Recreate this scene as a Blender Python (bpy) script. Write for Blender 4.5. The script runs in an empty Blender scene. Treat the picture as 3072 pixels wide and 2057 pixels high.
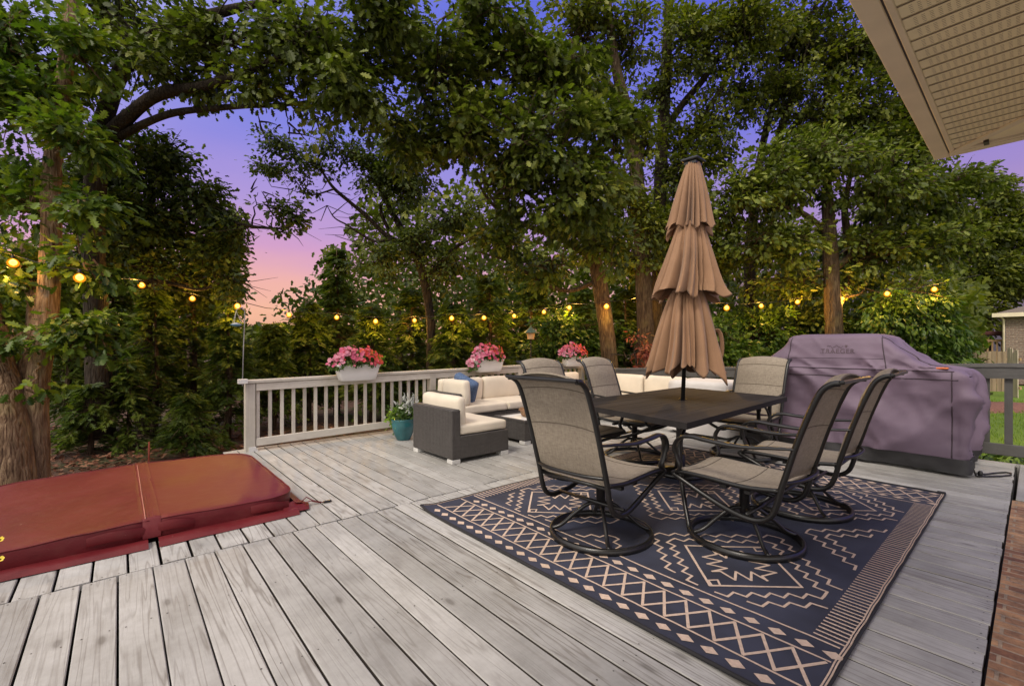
import bpy, math, random
import numpy as np
from mathutils import Vector, Matrix, noise
from mathutils.bvhtree import BVHTree
random.seed(7)
RNG = np.random.default_rng(11)
SC = bpy.context.scene
COL = SC.collection
PI = math.pi
R = math.radians

# ------------------------------------------------------------------ camera
# deck axes: +Y along the boards, +X along the back railing, z = 0 on the deck
S_, F_, CX, CY, H = 1.3117, 1360.0, 1536.0, 1040.0, 1.22
FW = np.array([.655, .7556]); RT = np.array([.7556, -.655])
def P(u, v, d):                       # a point seen in direction (u, v) at depth d metres
    X = d*(u*S_-CX)/F_
    p = FW*d + RT*X
    return Vector((p[0], p[1], H-(v*S_-CY)*d/F_))
def to_uv(p):
    d = p[0]*FW[0]+p[1]*FW[1]; X = p[0]*RT[0]+p[1]*RT[1]
    return (X/d*F_+CX)/S_, ((H-p[2])/d*F_+CY)/S_
cam = bpy.data.cameras.new('camera'); co = bpy.data.objects.new('camera', cam); COL.objects.link(co)
cam.lens = F_/3072*36; cam.sensor_width = 36; cam.shift_y = (CY-1028.5)/3072
cam.clip_start = .05; cam.clip_end = 900
co.location = (0, 0, H); co.rotation_euler = (PI/2, 0, math.atan2(FW[1], FW[0])-PI/2)
SC.camera = co

# ------------------------------------------------------------------ nodes
class NT:
    def __init__(s, tree): s.t = tree; s.t.nodes.clear()
    def n(s, typ, ins=None, **props):
        nd = s.t.nodes.new(typ)
        for k, v in props.items(): setattr(nd, k, v)
        for k, v in (ins or {}).items():
            sk = nd.inputs[k]
            if isinstance(v, bpy.types.NodeSocket): s.t.links.new(v, sk)
            elif isinstance(v, bpy.types.Node): s.t.links.new(v.outputs[0], sk)
            else: sk.default_value = v
        return nd
    def ramp(s, fac, stops, interp='LINEAR'):
        nd = s.n('ShaderNodeValToRGB', {0: fac}); cr = nd.color_ramp; cr.interpolation = interp
        while len(cr.elements) < len(stops): cr.elements.new(.5)
        for e, (p, c) in zip(cr.elements, stops):
            e.position = p; e.color = tuple(c)+(1,) if len(c) == 3 else c
        return nd
    def math(s, op, a, b=0.0, clamp=False):
        return s.n('ShaderNodeMath', {0: a, 1: b}, operation=op, use_clamp=clamp)
    def mix(s, fac, a, b, mode='MIX'):
        nd = s.n('ShaderNodeMix', data_type='RGBA', blend_type=mode)
        for i, v in ((0, fac), (6, a), (7, b)):
            sk = nd.inputs[i]
            if isinstance(v, bpy.types.NodeSocket): s.t.links.new(v, sk)
            elif isinstance(v, bpy.types.Node): s.t.links.new(v.outputs[0], sk)
            else: sk.default_value = tuple(v)+(1,) if (i > 0 and len(v) == 3) else v
        return nd.outputs[2]
def c4(c): return tuple(c)+(1,) if len(c) == 3 else tuple(c)
def new_mat(name):
    m = bpy.data.materials.new(name); m.use_nodes = True
    return m, NT(m.node_tree)
def finish(nt, bsdf, bump=None, strength=.3, dist=.01):
    if bump is not None:
        b = nt.n('ShaderNodeBump', {'Height': bump, 'Strength': strength, 'Distance': dist})
        nt.t.links.new(b.outputs[0], bsdf.inputs['Normal'])
    nt.n('ShaderNodeOutputMaterial', {'Surface': bsdf.outputs[0]})
def simple(name, col, rough=.6, var=.18, scale=6, bump=0, bscale=60, metal=0, spec=.5, stretch=(1, 1, 1), sheen=0, coat=0):
    m, nt = new_mat(name)
    tc = nt.n('ShaderNodeTexCoord'); mp = nt.n('ShaderNodeMapping', {0: tc.outputs['Object'], 'Scale': stretch})
    nz = nt.n('ShaderNodeTexNoise', {'Vector': mp, 'Scale': scale, 'Detail': 5})
    lo = tuple(x*(1-var) for x in col); hi = tuple(min(1, x*(1+var)) for x in col)
    cr = nt.ramp(nz.outputs[0], [(.3, lo), (.7, hi)])
    b = nt.n('ShaderNodeBsdfPrincipled', {'Base Color': cr, 'Roughness': rough, 'Metallic': metal, 'Specular IOR Level': spec, 'Sheen Weight': sheen, 'Coat Weight': coat})
    bz = nt.n('ShaderNodeTexNoise', {'Vector': mp, 'Scale': bscale, 'Detail': 4}) if bump else None
    finish(nt, b, bz.outputs[0] if bz else None, bump, .01)
    return m
def attr(nt): return nt.n('ShaderNodeAttribute', attribute_name='rnd').outputs['Fac']

def wood_mat(name, pal, along='Y', rough=.55, spec=.4, grain=1.0):
    m, nt = new_mat(name)
    tc = nt.n('ShaderNodeTexCoord'); rn = attr(nt)
    off = nt.n('ShaderNodeCombineXYZ', {0: nt.math('MULTIPLY', rn, 37.0), 1: nt.math('MULTIPLY', rn, 91.0), 2: nt.math('MULTIPLY', rn, 53.0)})
    ad = nt.n('ShaderNodeVectorMath', {0: tc.outputs['Object'], 1: off}, operation='ADD')
    sc = {'Y': (1, .045, 1), 'X': (.045, 1, 1), 'Z': (1, 1, .045)}[along]
    mp = nt.n('ShaderNodeMapping', {0: ad.outputs[0], 'Scale': sc})
    # long cathedral grain: noise field turned into contour lines
    n1 = nt.n('ShaderNodeTexNoise', {'Vector': mp, 'Scale': 8.0, 'Detail': 3.0, 'Distortion': .3})
    rings = nt.math('FRACT', nt.math('MULTIPLY', n1.outputs[0], 14.0))
    tri = nt.math('ABSOLUTE', nt.math('SUBTRACT', rings, .5))
    line = nt.math('SMOOTH_MIN', nt.math('MULTIPLY', tri, 5.5), 1.0)
    line.inputs[2].default_value = .15
    fine = nt.n('ShaderNodeTexNoise', {'Vector': mp, 'Scale': 70.0, 'Detail': 5.0, 'Roughness': .75})
    patch = nt.n('ShaderNodeTexNoise', {'Vector': ad.outputs[0], 'Scale': 3.2, 'Detail': 8.0, 'Roughness': .72})
    mask = nt.n('ShaderNodeTexNoise', {'Vector': mp, 'Scale': 2.2, 'Detail': 2.0})
    base = nt.ramp(patch.outputs[0], [(.28, pal[0]), (.5, pal[1]), (.72, pal[2])])
    # per board tone
    tone = nt.n('ShaderNodeHueSaturation', {'Value': nt.math('ADD', nt.math('MULTIPLY', rn, .34), .82), 'Saturation': 1.0, 'Color': base})
    f = nt.math('MULTIPLY', nt.math('SUBTRACT', 1.0, line), nt.ramp(mask.outputs[0], [(.36, (.1,)*3), (.62, (.85,)*3)]))
    c1 = nt.mix(nt.math('MULTIPLY', f, .80*grain), tone.outputs[0], pal[3])
    f2 = nt.ramp(fine.outputs[0], [(.50, (0,)*3), (.72, (1,)*3)])
    c2 = nt.mix(nt.math('MULTIPLY', f2, .36*grain), c1, pal[3])
    # knots
    mk = nt.n('ShaderNodeMapping', {0: ad.outputs[0], 'Scale': {'Y': (5.2, 2.0, 1), 'X': (2.0, 5.2, 1), 'Z': (5, 5, 2)}[along]})
    vo = nt.n('ShaderNodeTexVoronoi', {'Vector': mk, 'Scale': 1.0})
    kn = nt.ramp(vo.outputs['Distance'], [(.05, (1,)*3), (.085, (.35,)*3), (.13, (0,)*3)])
    c3 = nt.mix(nt.math('MULTIPLY', kn, .55*grain), c2, tuple(x*.6 for x in pal[3]))
    b = nt.n('ShaderNodeBsdfPrincipled', {'Base Color': c3, 'Roughness': nt.math('ADD', nt.math('MULTIPLY', patch.outputs[0], .35), rough-.17), 'Specular IOR Level': spec})
    hgt = nt.math('SUBTRACT', nt.math('MULTIPLY', line, .6), nt.math('MULTIPLY', fine.outputs[0], .7))
    finish(nt, b, hgt.outputs[0], .22, .004)
    return m

def leaf_mat(name, cols, trans=.35, rough=.5, hi=None, spec=.32):
    m, nt = new_mat(name)
    rn = attr(nt)
    k = len(cols)-1
    cr = nt.ramp(rn, [(i/k, c) for i, c in enumerate(cols)])
    b = nt.n('ShaderNodeBsdfPrincipled', {'Base Color': cr, 'Roughness': rough, 'Specular IOR Level': spec})
    tcol = nt.mix(1.0, cr.outputs[0], hi or (1.15, 1.42, .5), 'MULTIPLY')
    t = nt.n('ShaderNodeBsdfTranslucent', {'Color': tcol})
    mx = nt.n('ShaderNodeMixShader', {0: trans, 1: b, 2: t})
    nt.n('ShaderNodeOutputMaterial', {'Surface': mx})
    return m

def bark_mat(name, a, b_, c, bump=.9):
    m, nt = new_mat(name)
    tc = nt.n('ShaderNodeTexCoord')
    mp = nt.n('ShaderNodeMapping', {0: tc.outputs['Object'], 'Scale': (1, 1, .16)})
    n1 = nt.n('ShaderNodeTexNoise', {'Vector': mp, 'Scale': 26.0, 'Detail': 7.0, 'Roughness': .7, 'Distortion': .6})
    n2 = nt.n('ShaderNodeTexNoise', {'Vector': tc.outputs['Object'], 'Scale': 3.2, 'Detail': 5.0})
    v = nt.n('ShaderNodeTexVoronoi', {'Vector': mp, 'Scale': 20.0}, feature='DISTANCE_TO_EDGE')
    cr = nt.ramp(n1.outputs[0], [(.30, a), (.52, b_), (.72, c)])
    moss = nt.ramp(n2.outputs[0], [(.54, (0,)*3), (.7, (.6,)*3)])
    c1 = nt.mix(moss, cr.outputs[0], (c[0]*.9, c[1]*1.0, c[2]*.75))
    b = nt.n('ShaderNodeBsdfPrincipled', {'Base Color': c1, 'Roughness': .9, 'Specular IOR Level': .2})
    hg = nt.math('ADD', n1.outputs[0], nt.math('MULTIPLY', nt.math('MINIMUM', v.outputs[0], .25), 2.2))
    finish(nt, b, hg.outputs[0], bump, .03)
    return m

# ------------------------------------------------------------------ meshes
class MB:
    def __init__(s): s.v = []; s.f = []; s.m = []; s.r = []; s.mi = 0; s.rn = 0.0; s.sm = []; s.smooth = False
    def add(s, vs, fs):
        o = len(s.v); s.v.extend([tuple(x) for x in vs])
        for f in fs:
            s.f.append(tuple(i+o for i in f)); s.m.append(s.mi); s.r.append(s.rn); s.sm.append(s.smooth)
    def box(s, x0, x1, y0, y1, z0, z1, ch=0):
        if ch <= 0:
            vs = [(x, y, z) for z in (z0, z1) for x, y in ((x0, y0), (x1, y0), (x1, y1), (x0, y1))]
            s.add(vs, [(3, 2, 1, 0), (4, 5, 6, 7), (0, 1, 5, 4), (1, 2, 6, 5), (2, 3, 7, 6), (3, 0, 4, 7)])
        else:
            c = ch; L = []
            for z, i in ((z0, c), (z0+c, 0), (z1-c, 0), (z1, c)):
                L.append([(x0+i, y0+i, z), (x1-i, y0+i, z), (x1-i, y1-i, z), (x0+i, y1-i, z)])
            vs = sum(L, []); fs = [(3, 2, 1, 0), (12, 13, 14, 15)]
            for k in range(3):
                for j in range(4): fs.append((k*4+j, k*4+(j+1) % 4, k*4+4+(j+1) % 4, k*4+4+j))
            s.add(vs, fs)
    def beam(s, a, b, w, h, up=(0, 0, 1), ch=0):
        a = Vector(a); b = Vector(b); d = (b-a); L = d.length; d.normalize(); up = Vector(up)
        sx = d.cross(up).normalized(); uz = sx.cross(d).normalized()
        t = MB(); t.box(-w/2, w/2, 0, L, -h/2, h/2, ch)
        s.add([a+sx*p[0]+d*p[1]+uz*p[2] for p in t.v], t.f)
    def tube(s, pts, rad, n=8, cap=True, flat=1.0, up=None):
        pts = [Vector(p) for p in pts]; k = len(pts)
        rs = [rad]*k if isinstance(rad, (int, float)) else rad
        tan = [(pts[min(i+1, k-1)]-pts[max(i-1, 0)]).normalized() for i in range(k)]
        u = Vector(up) if up else (Vector((0, 0, 1)) if abs(tan[0].z) < .9 else Vector((1, 0, 0)))
        vs = []; 
        nrm = (u-tan[0]*u.dot(tan[0])).normalized()
        for i in range(k):
            nrm = nrm-tan[i]*nrm.dot(tan[i])
            if nrm.length < 1e-6: nrm = tan[i].orthogonal()
            nrm.normalize(); bn = tan[i].cross(nrm)
            for j in range(n):
                t = 2*PI*(j+.5)/n
                vs.append(pts[i]+nrm*(math.cos(t)*rs[i]*flat)+bn*(math.sin(t)*rs[i]))
        fs = [(i*n+j, i*n+(j+1) % n, (i+1)*n+(j+1) % n, (i+1)*n+j) for i in range(k-1) for j in range(n)]
        if cap: fs += [tuple(range(n))[::-1], tuple((k-1)*n+j for j in range(n))]
        o = s.smooth; s.smooth = True if n > 4 else o
        s.add(vs, fs); s.smooth = o
    def lathe(s, prof, n=24, c=(0, 0, 0), squash=1):
        k = len(prof); vs = []
        for r, z in prof:
            for j in range(n):
                t = 2*PI*j/n; vs.append((c[0]+r*math.cos(t), c[1]+r*math.sin(t)*squash, c[2]+z))
        fs = [(i*n+j, i*n+(j+1) % n, (i+1)*n+(j+1) % n, (i+1)*n+j) for i in range(k-1) for j in range(n)]
        fs += [tuple(range(n))[::-1], tuple((k-1)*n+j for j in range(n))]
        o = s.smooth; s.smooth = True; s.add(vs, fs); s.smooth = o
    def grid(s, rows, closed=False, flip=False):
        k = len(rows); n = len(rows[0]); vs = [p for r in rows for p in r]
        m = n if closed else n-1
        fs = []
        for i in range(k-1):
            for j in range(m):
                q = (i*n+j, i*n+(j+1) % n, (i+1)*n+(j+1) % n, (i+1)*n+j)
                fs.append(q[::-1] if flip else q)
        o = s.smooth; s.smooth = True; s.add(vs, fs); s.smooth = o
    def cushion(s, c, sz, r=.05, puff=.02, axis=2, n=12, rot=0, tilt=None):
        h = [a/2 for a in sz]; r = min(r, min(h)*.98)
        for ax in range(3):
            for sg in (-1, 1):
                rows = []
                a1, a2 = [(1, 2), (2, 0), (0, 1)][ax]
                for i in range(n+1):
                    row = []
                    for j in range(n+1):
                        # finer sampling toward the edges
                        t1 = -math.cos(PI*i/n); t2 = -math.cos(PI*j/n)
                        p = [0, 0, 0]; p[ax] = sg*h[ax]; p[a1] = t1*h[a1]; p[a2] = t2*h[a2]
                        q = [max(-h[k]+r, min(h[k]-r, p[k])) for k in range(3)]
                        d = Vector([p[k]-q[k] for k in range(3)]); 
                        if d.length > 0: d = d.normalized()*r
                        w = Vector(q)+d
                        b1, b2 = [(1, 2), (2, 0), (0, 1)][axis]
                        bul = max(0, (1-(w[b1]/h[b1])**2))*max(0, (1-(w[b2]/h[b2])**2))
                        w[axis] += math.copysign(1, w[axis])*puff*bul*min(1, abs(w[axis])/h[axis]*1.2)
                        w += Vector((noise.noise(w*7+Vector(c)), noise.noise(w*7+Vector((5, 1, c[0]))), noise.noise(w*8+Vector((1, 9, c[1])))))*.006
                        if tilt: w = tilt @ w
                        if rot: w = Matrix.Rotation(rot, 3, 'Z') @ w
                        row.append(w+Vector(c))
                    rows.append(row)
                s.grid(rows, flip=(sg < 0))
    def build(s, name, mats, parent=None, origin=None):
        me = bpy.data.meshes.new(name)
        o = Vector(origin) if origin is not None else None
        vs = s.v if o is None else [(x-o.x, y-o.y, z-o.z) for x, y, z in s.v]
        me.from_pydata(vs, [], s.f)
        if not isinstance(mats, (list, tuple)): mats = [mats]
        for m in mats: me.materials.append(m)
        me.polygons.foreach_set('material_index', s.m)
        me.polygons.foreach_set('use_smooth', s.sm)
        a = me.attributes.new('rnd', 'FLOAT', 'FACE'); a.data.foreach_set('value', s.r)
        me.update()
        ob = bpy.data.objects.new(name, me); COL.objects.link(ob)
        if parent: ob.parent = parent
        elif o is not None: ob.location = o
        return ob
def tag(o, label=None, cat=None, group=None, kind=None):
    if label: o['label'] = label
    if cat: o['category'] = cat
    if group: o['group'] = group
    if kind: o['kind'] = kind
    return o
def thing(name, label, cat, loc=(0, 0, 0), rz=0, group=None):
    o = bpy.data.objects.new(name, None); COL.objects.link(o); o.empty_display_size = .2
    o.location = loc; o.rotation_euler = (0, 0, rz)
    return tag(o, label, cat, group)
def dup(root, loc, rz, label, group=None):
    r = root.copy(); COL.objects.link(r); r.location = loc; r.rotation_euler = (0, 0, rz)
    r['label'] = label
    if group: r['group'] = group
    for ch in list(root.children):
        c = ch.copy(); COL.objects.link(c); c.parent = r
        for g in ch.children:
            d = g.copy(); COL.objects.link(d); d.parent = c
    return r

# fast polygon soups (leaves, petals, blades): one template polygon set per item
def soup(name, polys_v, polys_n, rnd, mat, parent=None, origin=None, smooth=False):
    """polys_v (N,k,3) float array of polygons with k corners each, rnd (N,)"""
    N, k, _ = polys_v.shape
    me = bpy.data.meshes.new(name)
    v = polys_v.reshape(-1, 3)
    if origin is not None: v = v-np.array(origin)
    me.vertices.add(N*k); me.vertices.foreach_set('co', v.astype(np.float32).ravel())
    me.loops.add(N*k); me.loops.foreach_set('vertex_index', np.arange(N*k, dtype=np.int32))
    me.polygons.add(N)
    me.polygons.foreach_set('loop_start', np.arange(0, N*k, k, dtype=np.int32))
    me.polygons.foreach_set('loop_total', np.full(N, k, dtype=np.int32))
    a = me.attributes.new('rnd', 'FLOAT', 'FACE'); a.data.foreach_set('value', rnd.astype(np.float32))
    me.materials.append(mat)
    me.update(calc_edges=True)
    ob = bpy.data.objects.new(name, me); COL.objects.link(ob)
    if parent: ob.parent = parent
    elif origin is not None: ob.location = origin
    return ob
OAK = np.array([(0, 0), (.05, .10), (.20, .17), (.13, .28), (.33, .42), (.16, .50), (.37, .70), (.17, .74), (.19, .90), (0, 1)])
MID = np.array([(0, 0), (.24, .22), (.17, .42), (.33, .66), (0, 1)])
OVAL = np.array([(0, 0), (.2, .22), (.26, .5), (.16, .8), (0, 1)])
DIA = np.array([(0, 0), (.3, .48), (0, 1)])
FROND = np.array([(0, 0), (.03, .12), (.22, .32), (.06, .3), (.25, .56), (.06, .5), (.2, .8), (.05, .7), (0, 1)])
def leaves(cen, axis, nrm, size, tpl, fold=.18, droop=.12):
    """two folded half blades per leaf -> (2N, k, 3)"""
    N = len(cen); a = axis/np.linalg.norm(axis, axis=1, keepdims=True)
    b = np.cross(a, nrm); b /= (np.linalg.norm(b, axis=1, keepdims=True)+1e-9)
    c = np.cross(b, a)
    out = []
    for sg in (1, -1):
        t = tpl if sg == 1 else tpl[::-1]*np.array([-1, 1])
        x = t[:, 0][None, :, None]*size[:, None, None]; y = t[:, 1][None, :, None]*size[:, None, None]
        z = (np.abs(t[:, 0])*fold-(t[:, 1]**2)*droop)[None, :, None]*size[:, None, None]
        out.append(cen[:, None, :]+b[:, None, :]*x+a[:, None, :]*y+c[:, None, :]*z)
    return np.concatenate(out, 0)
def rdir(n):
    v = RNG.normal(size=(n, 3)); return v/np.linalg.norm(v, axis=1, keepdims=True)
# ================================================================== materials
M = {}
M['deck'] = wood_mat('weathered_deck_wood', [(.29, .283, .268), (.385, .377, .36), (.47, .461, .445), (.125, .106, .088)], 'Y')
M['rail_x'] = wood_mat('painted_rail_wood_long', [(.42, .385, .325), (.50, .46, .395), (.56, .52, .455), (.22, .19, .15)], 'X', grain=.35)
M['rail_y'] = wood_mat('shaded_rail_wood', [(.070, .067, .064), (.09, .087, .084), (.115, .111, .107), (.04, .037, .035)], 'Y', grain=.5)  # side railing: its shade is darkened into the wood colour
M['rail_z'] = wood_mat('painted_baluster_wood', [(.42, .385, .325), (.50, .46, .395), (.56, .52, .455), (.22, .19, .15)], 'Z', grain=.35)
M['shaded_z'] = wood_mat('shaded_baluster_wood', [(.070, .067, .064), (.09, .087, .084), (.115, .111, .107), (.04, .037, .035)], 'Z', grain=.5)
M['nail'] = simple('nail_heads', (.06, .055, .05), .5)
M['dark'] = simple('dark_gap', (.02, .018, .016), .9)
M['vinyl'] = simple('maroon_vinyl', (.115, .016, .014), .46, .22, 3.0, .15, 160, spec=.28)
def vinyl():
    m, nt = new_mat('worn_maroon_vinyl')
    tc = nt.n('ShaderNodeTexCoord')
    n1 = nt.n('ShaderNodeTexNoise', {'Vector': tc.outputs['Object'], 'Scale': 2.2, 'Detail': 6.0, 'Roughness': .65})
    mp = nt.n('ShaderNodeMapping', {0: tc.outputs['Object'], 'Rotation': (0, 0, .7), 'Scale': (1, .25, 1)})
    n2 = nt.n('ShaderNodeTexNoise', {'Vector': mp, 'Scale': 38.0, 'Detail': 3.0})
    n3 = nt.n('ShaderNodeTexNoise', {'Vector': tc.outputs['Object'], 'Scale': 14.0, 'Detail': 6.0})
    base = nt.ramp(n1.outputs[0], [(.3, (.100, .0085, .012)), (.5, (.122, .0115, .015)), (.72, (.142, .017, .020))])
    sc = nt.ramp(n2.outputs[0], [(.74, (0,)*3), (.80, (.6,)*3)])
    c = nt.mix(sc.outputs[0], base.outputs[0], (.34, .20, .16))
    du = nt.ramp(n3.outputs[0], [(.5, (0,)*3), (.75, (.06,)*3)])
    c = nt.mix(du.outputs[0], c, (.26, .17, .13))
    b = nt.n('ShaderNodeBsdfPrincipled', {'Base Color': c, 'Roughness': nt.math('ADD', nt.math('MULTIPLY', n1.outputs[0], .25), .33), 'Specular IOR Level': .28})
    n4 = nt.n('ShaderNodeTexNoise', {'Vector': tc.outputs['Object'], 'Scale': 9.0, 'Detail': 9.0, 'Roughness': .6})
    finish(nt, b, n4.outputs[0], .25, .012)
    return m
M['vinyl'] = vinyl()
M['vinyl_seam'] = simple('maroon_vinyl_worn_seam', (.36, .13, .10), .5, .3, 20)
M['shell'] = simple('spa_shell', (.05, .03, .028), .6)
M['black'] = simple('black_powder_coat', (.010, .0095, .0095), .30, .2, 12, .05, 300, spec=.5)
M['tabletop'] = simple('charcoal_slat_metal', (.026, .0235, .024), .70, .3, 5, .06, 240, spec=.12, stretch=(.15, 1, 1))
M['wicker'] = None
M['cream'] = simple('cream_cushion_fabric', (.67, .59, .475), .85, .07, 4, .12, 260, sheen=.2)
M['blue'] = simple('blue_pillow_weave', (.075, .12, .22), .9, .35, 60, .4, 160)
M['silver'] = simple('pale_metal_foot', (.55, .54, .52), .4)
M['teal'] = simple('teal_glazed_ceramic', (.022, .115, .128), .25, .35, 7, .1, 30, coat=.5)
M['white_plastic'] = simple('white_plastic', (.72, .70, .67), .42, .05, 3)
M['umb'] = simple('tan_canopy_cloth', (.255, .140, .075), .82, .12, 5, .15, 420, sheen=.15)
M['grill'] = simple('mauve_cover_cloth', (.150, .108, .155), .62, .12, 3, .12, 260, spec=.35)
M['grill_hem'] = simple('black_cover_hem', (.022, .021, .024), .6, .25, 6, .2, 200)
M['piping'] = simple('dark_piping', (.045, .030, .042), .7)
M['print'] = simple('dark_cover_print', (.075, .048, .062), .7)
M['soffit'] = simple('beige_vinyl_soffit', (.92, .81, .52), .6, .05, 5)
M['fascia'] = simple('tan_aluminium_fascia', (.80, .69, .50), .5, .08, 4)
M['soffit_line'] = simple('soffit_groove', (.16, .11, .07), .8)
M['bronze'] = simple('dark_bronze', (.05, .035, .028), .5)
M['basket'] = simple('wicker_tray', (.30, .17, .09), .75, .4, 50, .5, 90)
M['cloth_white'] = simple('white_cloth_cover', (.60, .57, .55), .8, .06, 4, .1, 150)
M['orange'] = simple('orange_tag', (.62, .16, .05), .6)
M['red_stake'] = simple('rusty_red_stake', (.28, .055, .03), .7)
M['soil'] = simple('soil', (.035, .025, .018), 1)

def wicker():
    m, nt = new_mat('dark_resin_wicker')
    tc = nt.n('ShaderNodeTexCoord')
    sp = nt.n('ShaderNodeSeparateXYZ', {0: tc.outputs['Object']})
    u = nt.math('ADD', sp.outputs[0], sp.outputs[1])
    cb = nt.n('ShaderNodeCombineXYZ', {0: u, 1: sp.outputs[2], 2: 0.0})
    br = nt.n('ShaderNodeTexBrick', {'Vector': cb, 'Color1': (.060, .053, .050, 1), 'Color2': (.100, .091, .087, 1), 'Mortar': (.014, .012, .011, 1), 'Scale': 1.0, 'Mortar Size': .0022, 'Mortar Smooth': .6, 'Brick Width': .030, 'Row Height': .0110})
    wv = nt.math('SINE', nt.math('MULTIPLY', u, 2*PI/.030))
    b = nt.n('ShaderNodeBsdfPrincipled', {'Base Color': br.outputs[0], 'Roughness': .5})
    hh = nt.math('ADD', nt.math('MULTIPLY', wv, .3), nt.math('MULTIPLY', br.outputs['Fac'], -1.0))
    finish(nt, b, hh.outputs[0], .7, .006)
    return m
M['wicker'] = wicker()
def sling():
    m, nt = new_mat('taupe_sling_fabric')
    tc = nt.n('ShaderNodeTexCoord')
    mp = nt.n('ShaderNodeMapping', {0: tc.outputs['Object'], 'Scale': (1, .25, .25)})
    a = nt.n('ShaderNodeTexNoise', {'Vector': mp, 'Scale': 120.0, 'Detail': 3.0})
    mp2 = nt.n('ShaderNodeMapping', {0: tc.outputs['Object'], 'Scale': (.2, 1, 1)})
    a2 = nt.n('ShaderNodeTexNoise', {'Vector': mp2, 'Scale': 130.0, 'Detail': 3.0})
    s = nt.math('ADD', a.outputs[0], a2.outputs[0])
    cr = nt.ramp(nt.math('MULTIPLY', s, .5), [(.28, (.185, .152, .115)), (.5, (.255, .215, .168)), (.72, (.325, .28, .222))])
    b = nt.n('ShaderNodeBsdfPrincipled', {'Base Color': cr, 'Roughness': .75, 'Specular IOR Level': .35})
    finish(nt, b, s.outputs[0], .15, .004)
    return m
M['sling'] = sling()
M['seam'] = simple('sling_seam', (.10, .08, .06), .9)
def brick_mat(name, c1, c2, mo, sc, bw=.2, rh=.065, ms=.008, plane='XY'):
    m, nt = new_mat(name)
    tc = nt.n('ShaderNodeTexCoord'); sp = nt.n('ShaderNodeSeparateXYZ', {0: tc.outputs['Object']})
    cb = nt.n('ShaderNodeCombineXYZ', {0: sp.outputs[1] if plane == 'YX' else nt.math('ADD', sp.outputs[0], sp.outputs[1]), 1: sp.outputs[0] if plane == 'YX' else sp.outputs[2]})
    nz = nt.n('ShaderNodeTexNoise', {'Vector': tc.outputs['Object'], 'Scale': 9.0, 'Detail': 6.0, 'Roughness': .7})
    wob = nt.n('ShaderNodeVectorMath', {0: cb, 1: nt.n('ShaderNodeVectorMath', {0: nz.outputs[1], 3: .012}, operation='SCALE').outputs[0]}, operation='ADD')
    br = nt.n('ShaderNodeTexBrick', {'Vector': wob.outputs[0], 'Color1': c4(c1), 'Color2': c4(c2), 'Mortar': c4(mo), 'Scale': sc, 'Mortar Size': ms, 'Mortar Smooth': .25, 'Brick Width': bw, 'Row Height': rh, 'Bias': 0.0})
    nz2 = nt.n('ShaderNodeTexNoise', {'Vector': tc.outputs['Object'], 'Scale': 13.0, 'Detail': 8.0, 'Roughness': .75})
    col = nt.mix(.8, br.outputs[0], nt.ramp(nz2.outputs[0], [(.32, (.28, .25, .24)), (.5, (.9, .85, .8)), (.66, (1.45, 1.3, 1.1))]).outputs[0], 'MULTIPLY')
    b = nt.n('ShaderNodeBsdfPrincipled', {'Base Color': col, 'Roughness': .75})
    hh = nt.math('SUBTRACT', nt.math('MULTIPLY', nz.outputs[0], .5), br.outputs['Fac'])
    finish(nt, b, hh.outputs[0], .6, .008)
    return m
M['brick'] = brick_mat('old_brick_paving', (.20, .085, .045), (.46, .28, .15), (.36, .28, .20), 1.0, .20, .068, .007, 'YX')

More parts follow.
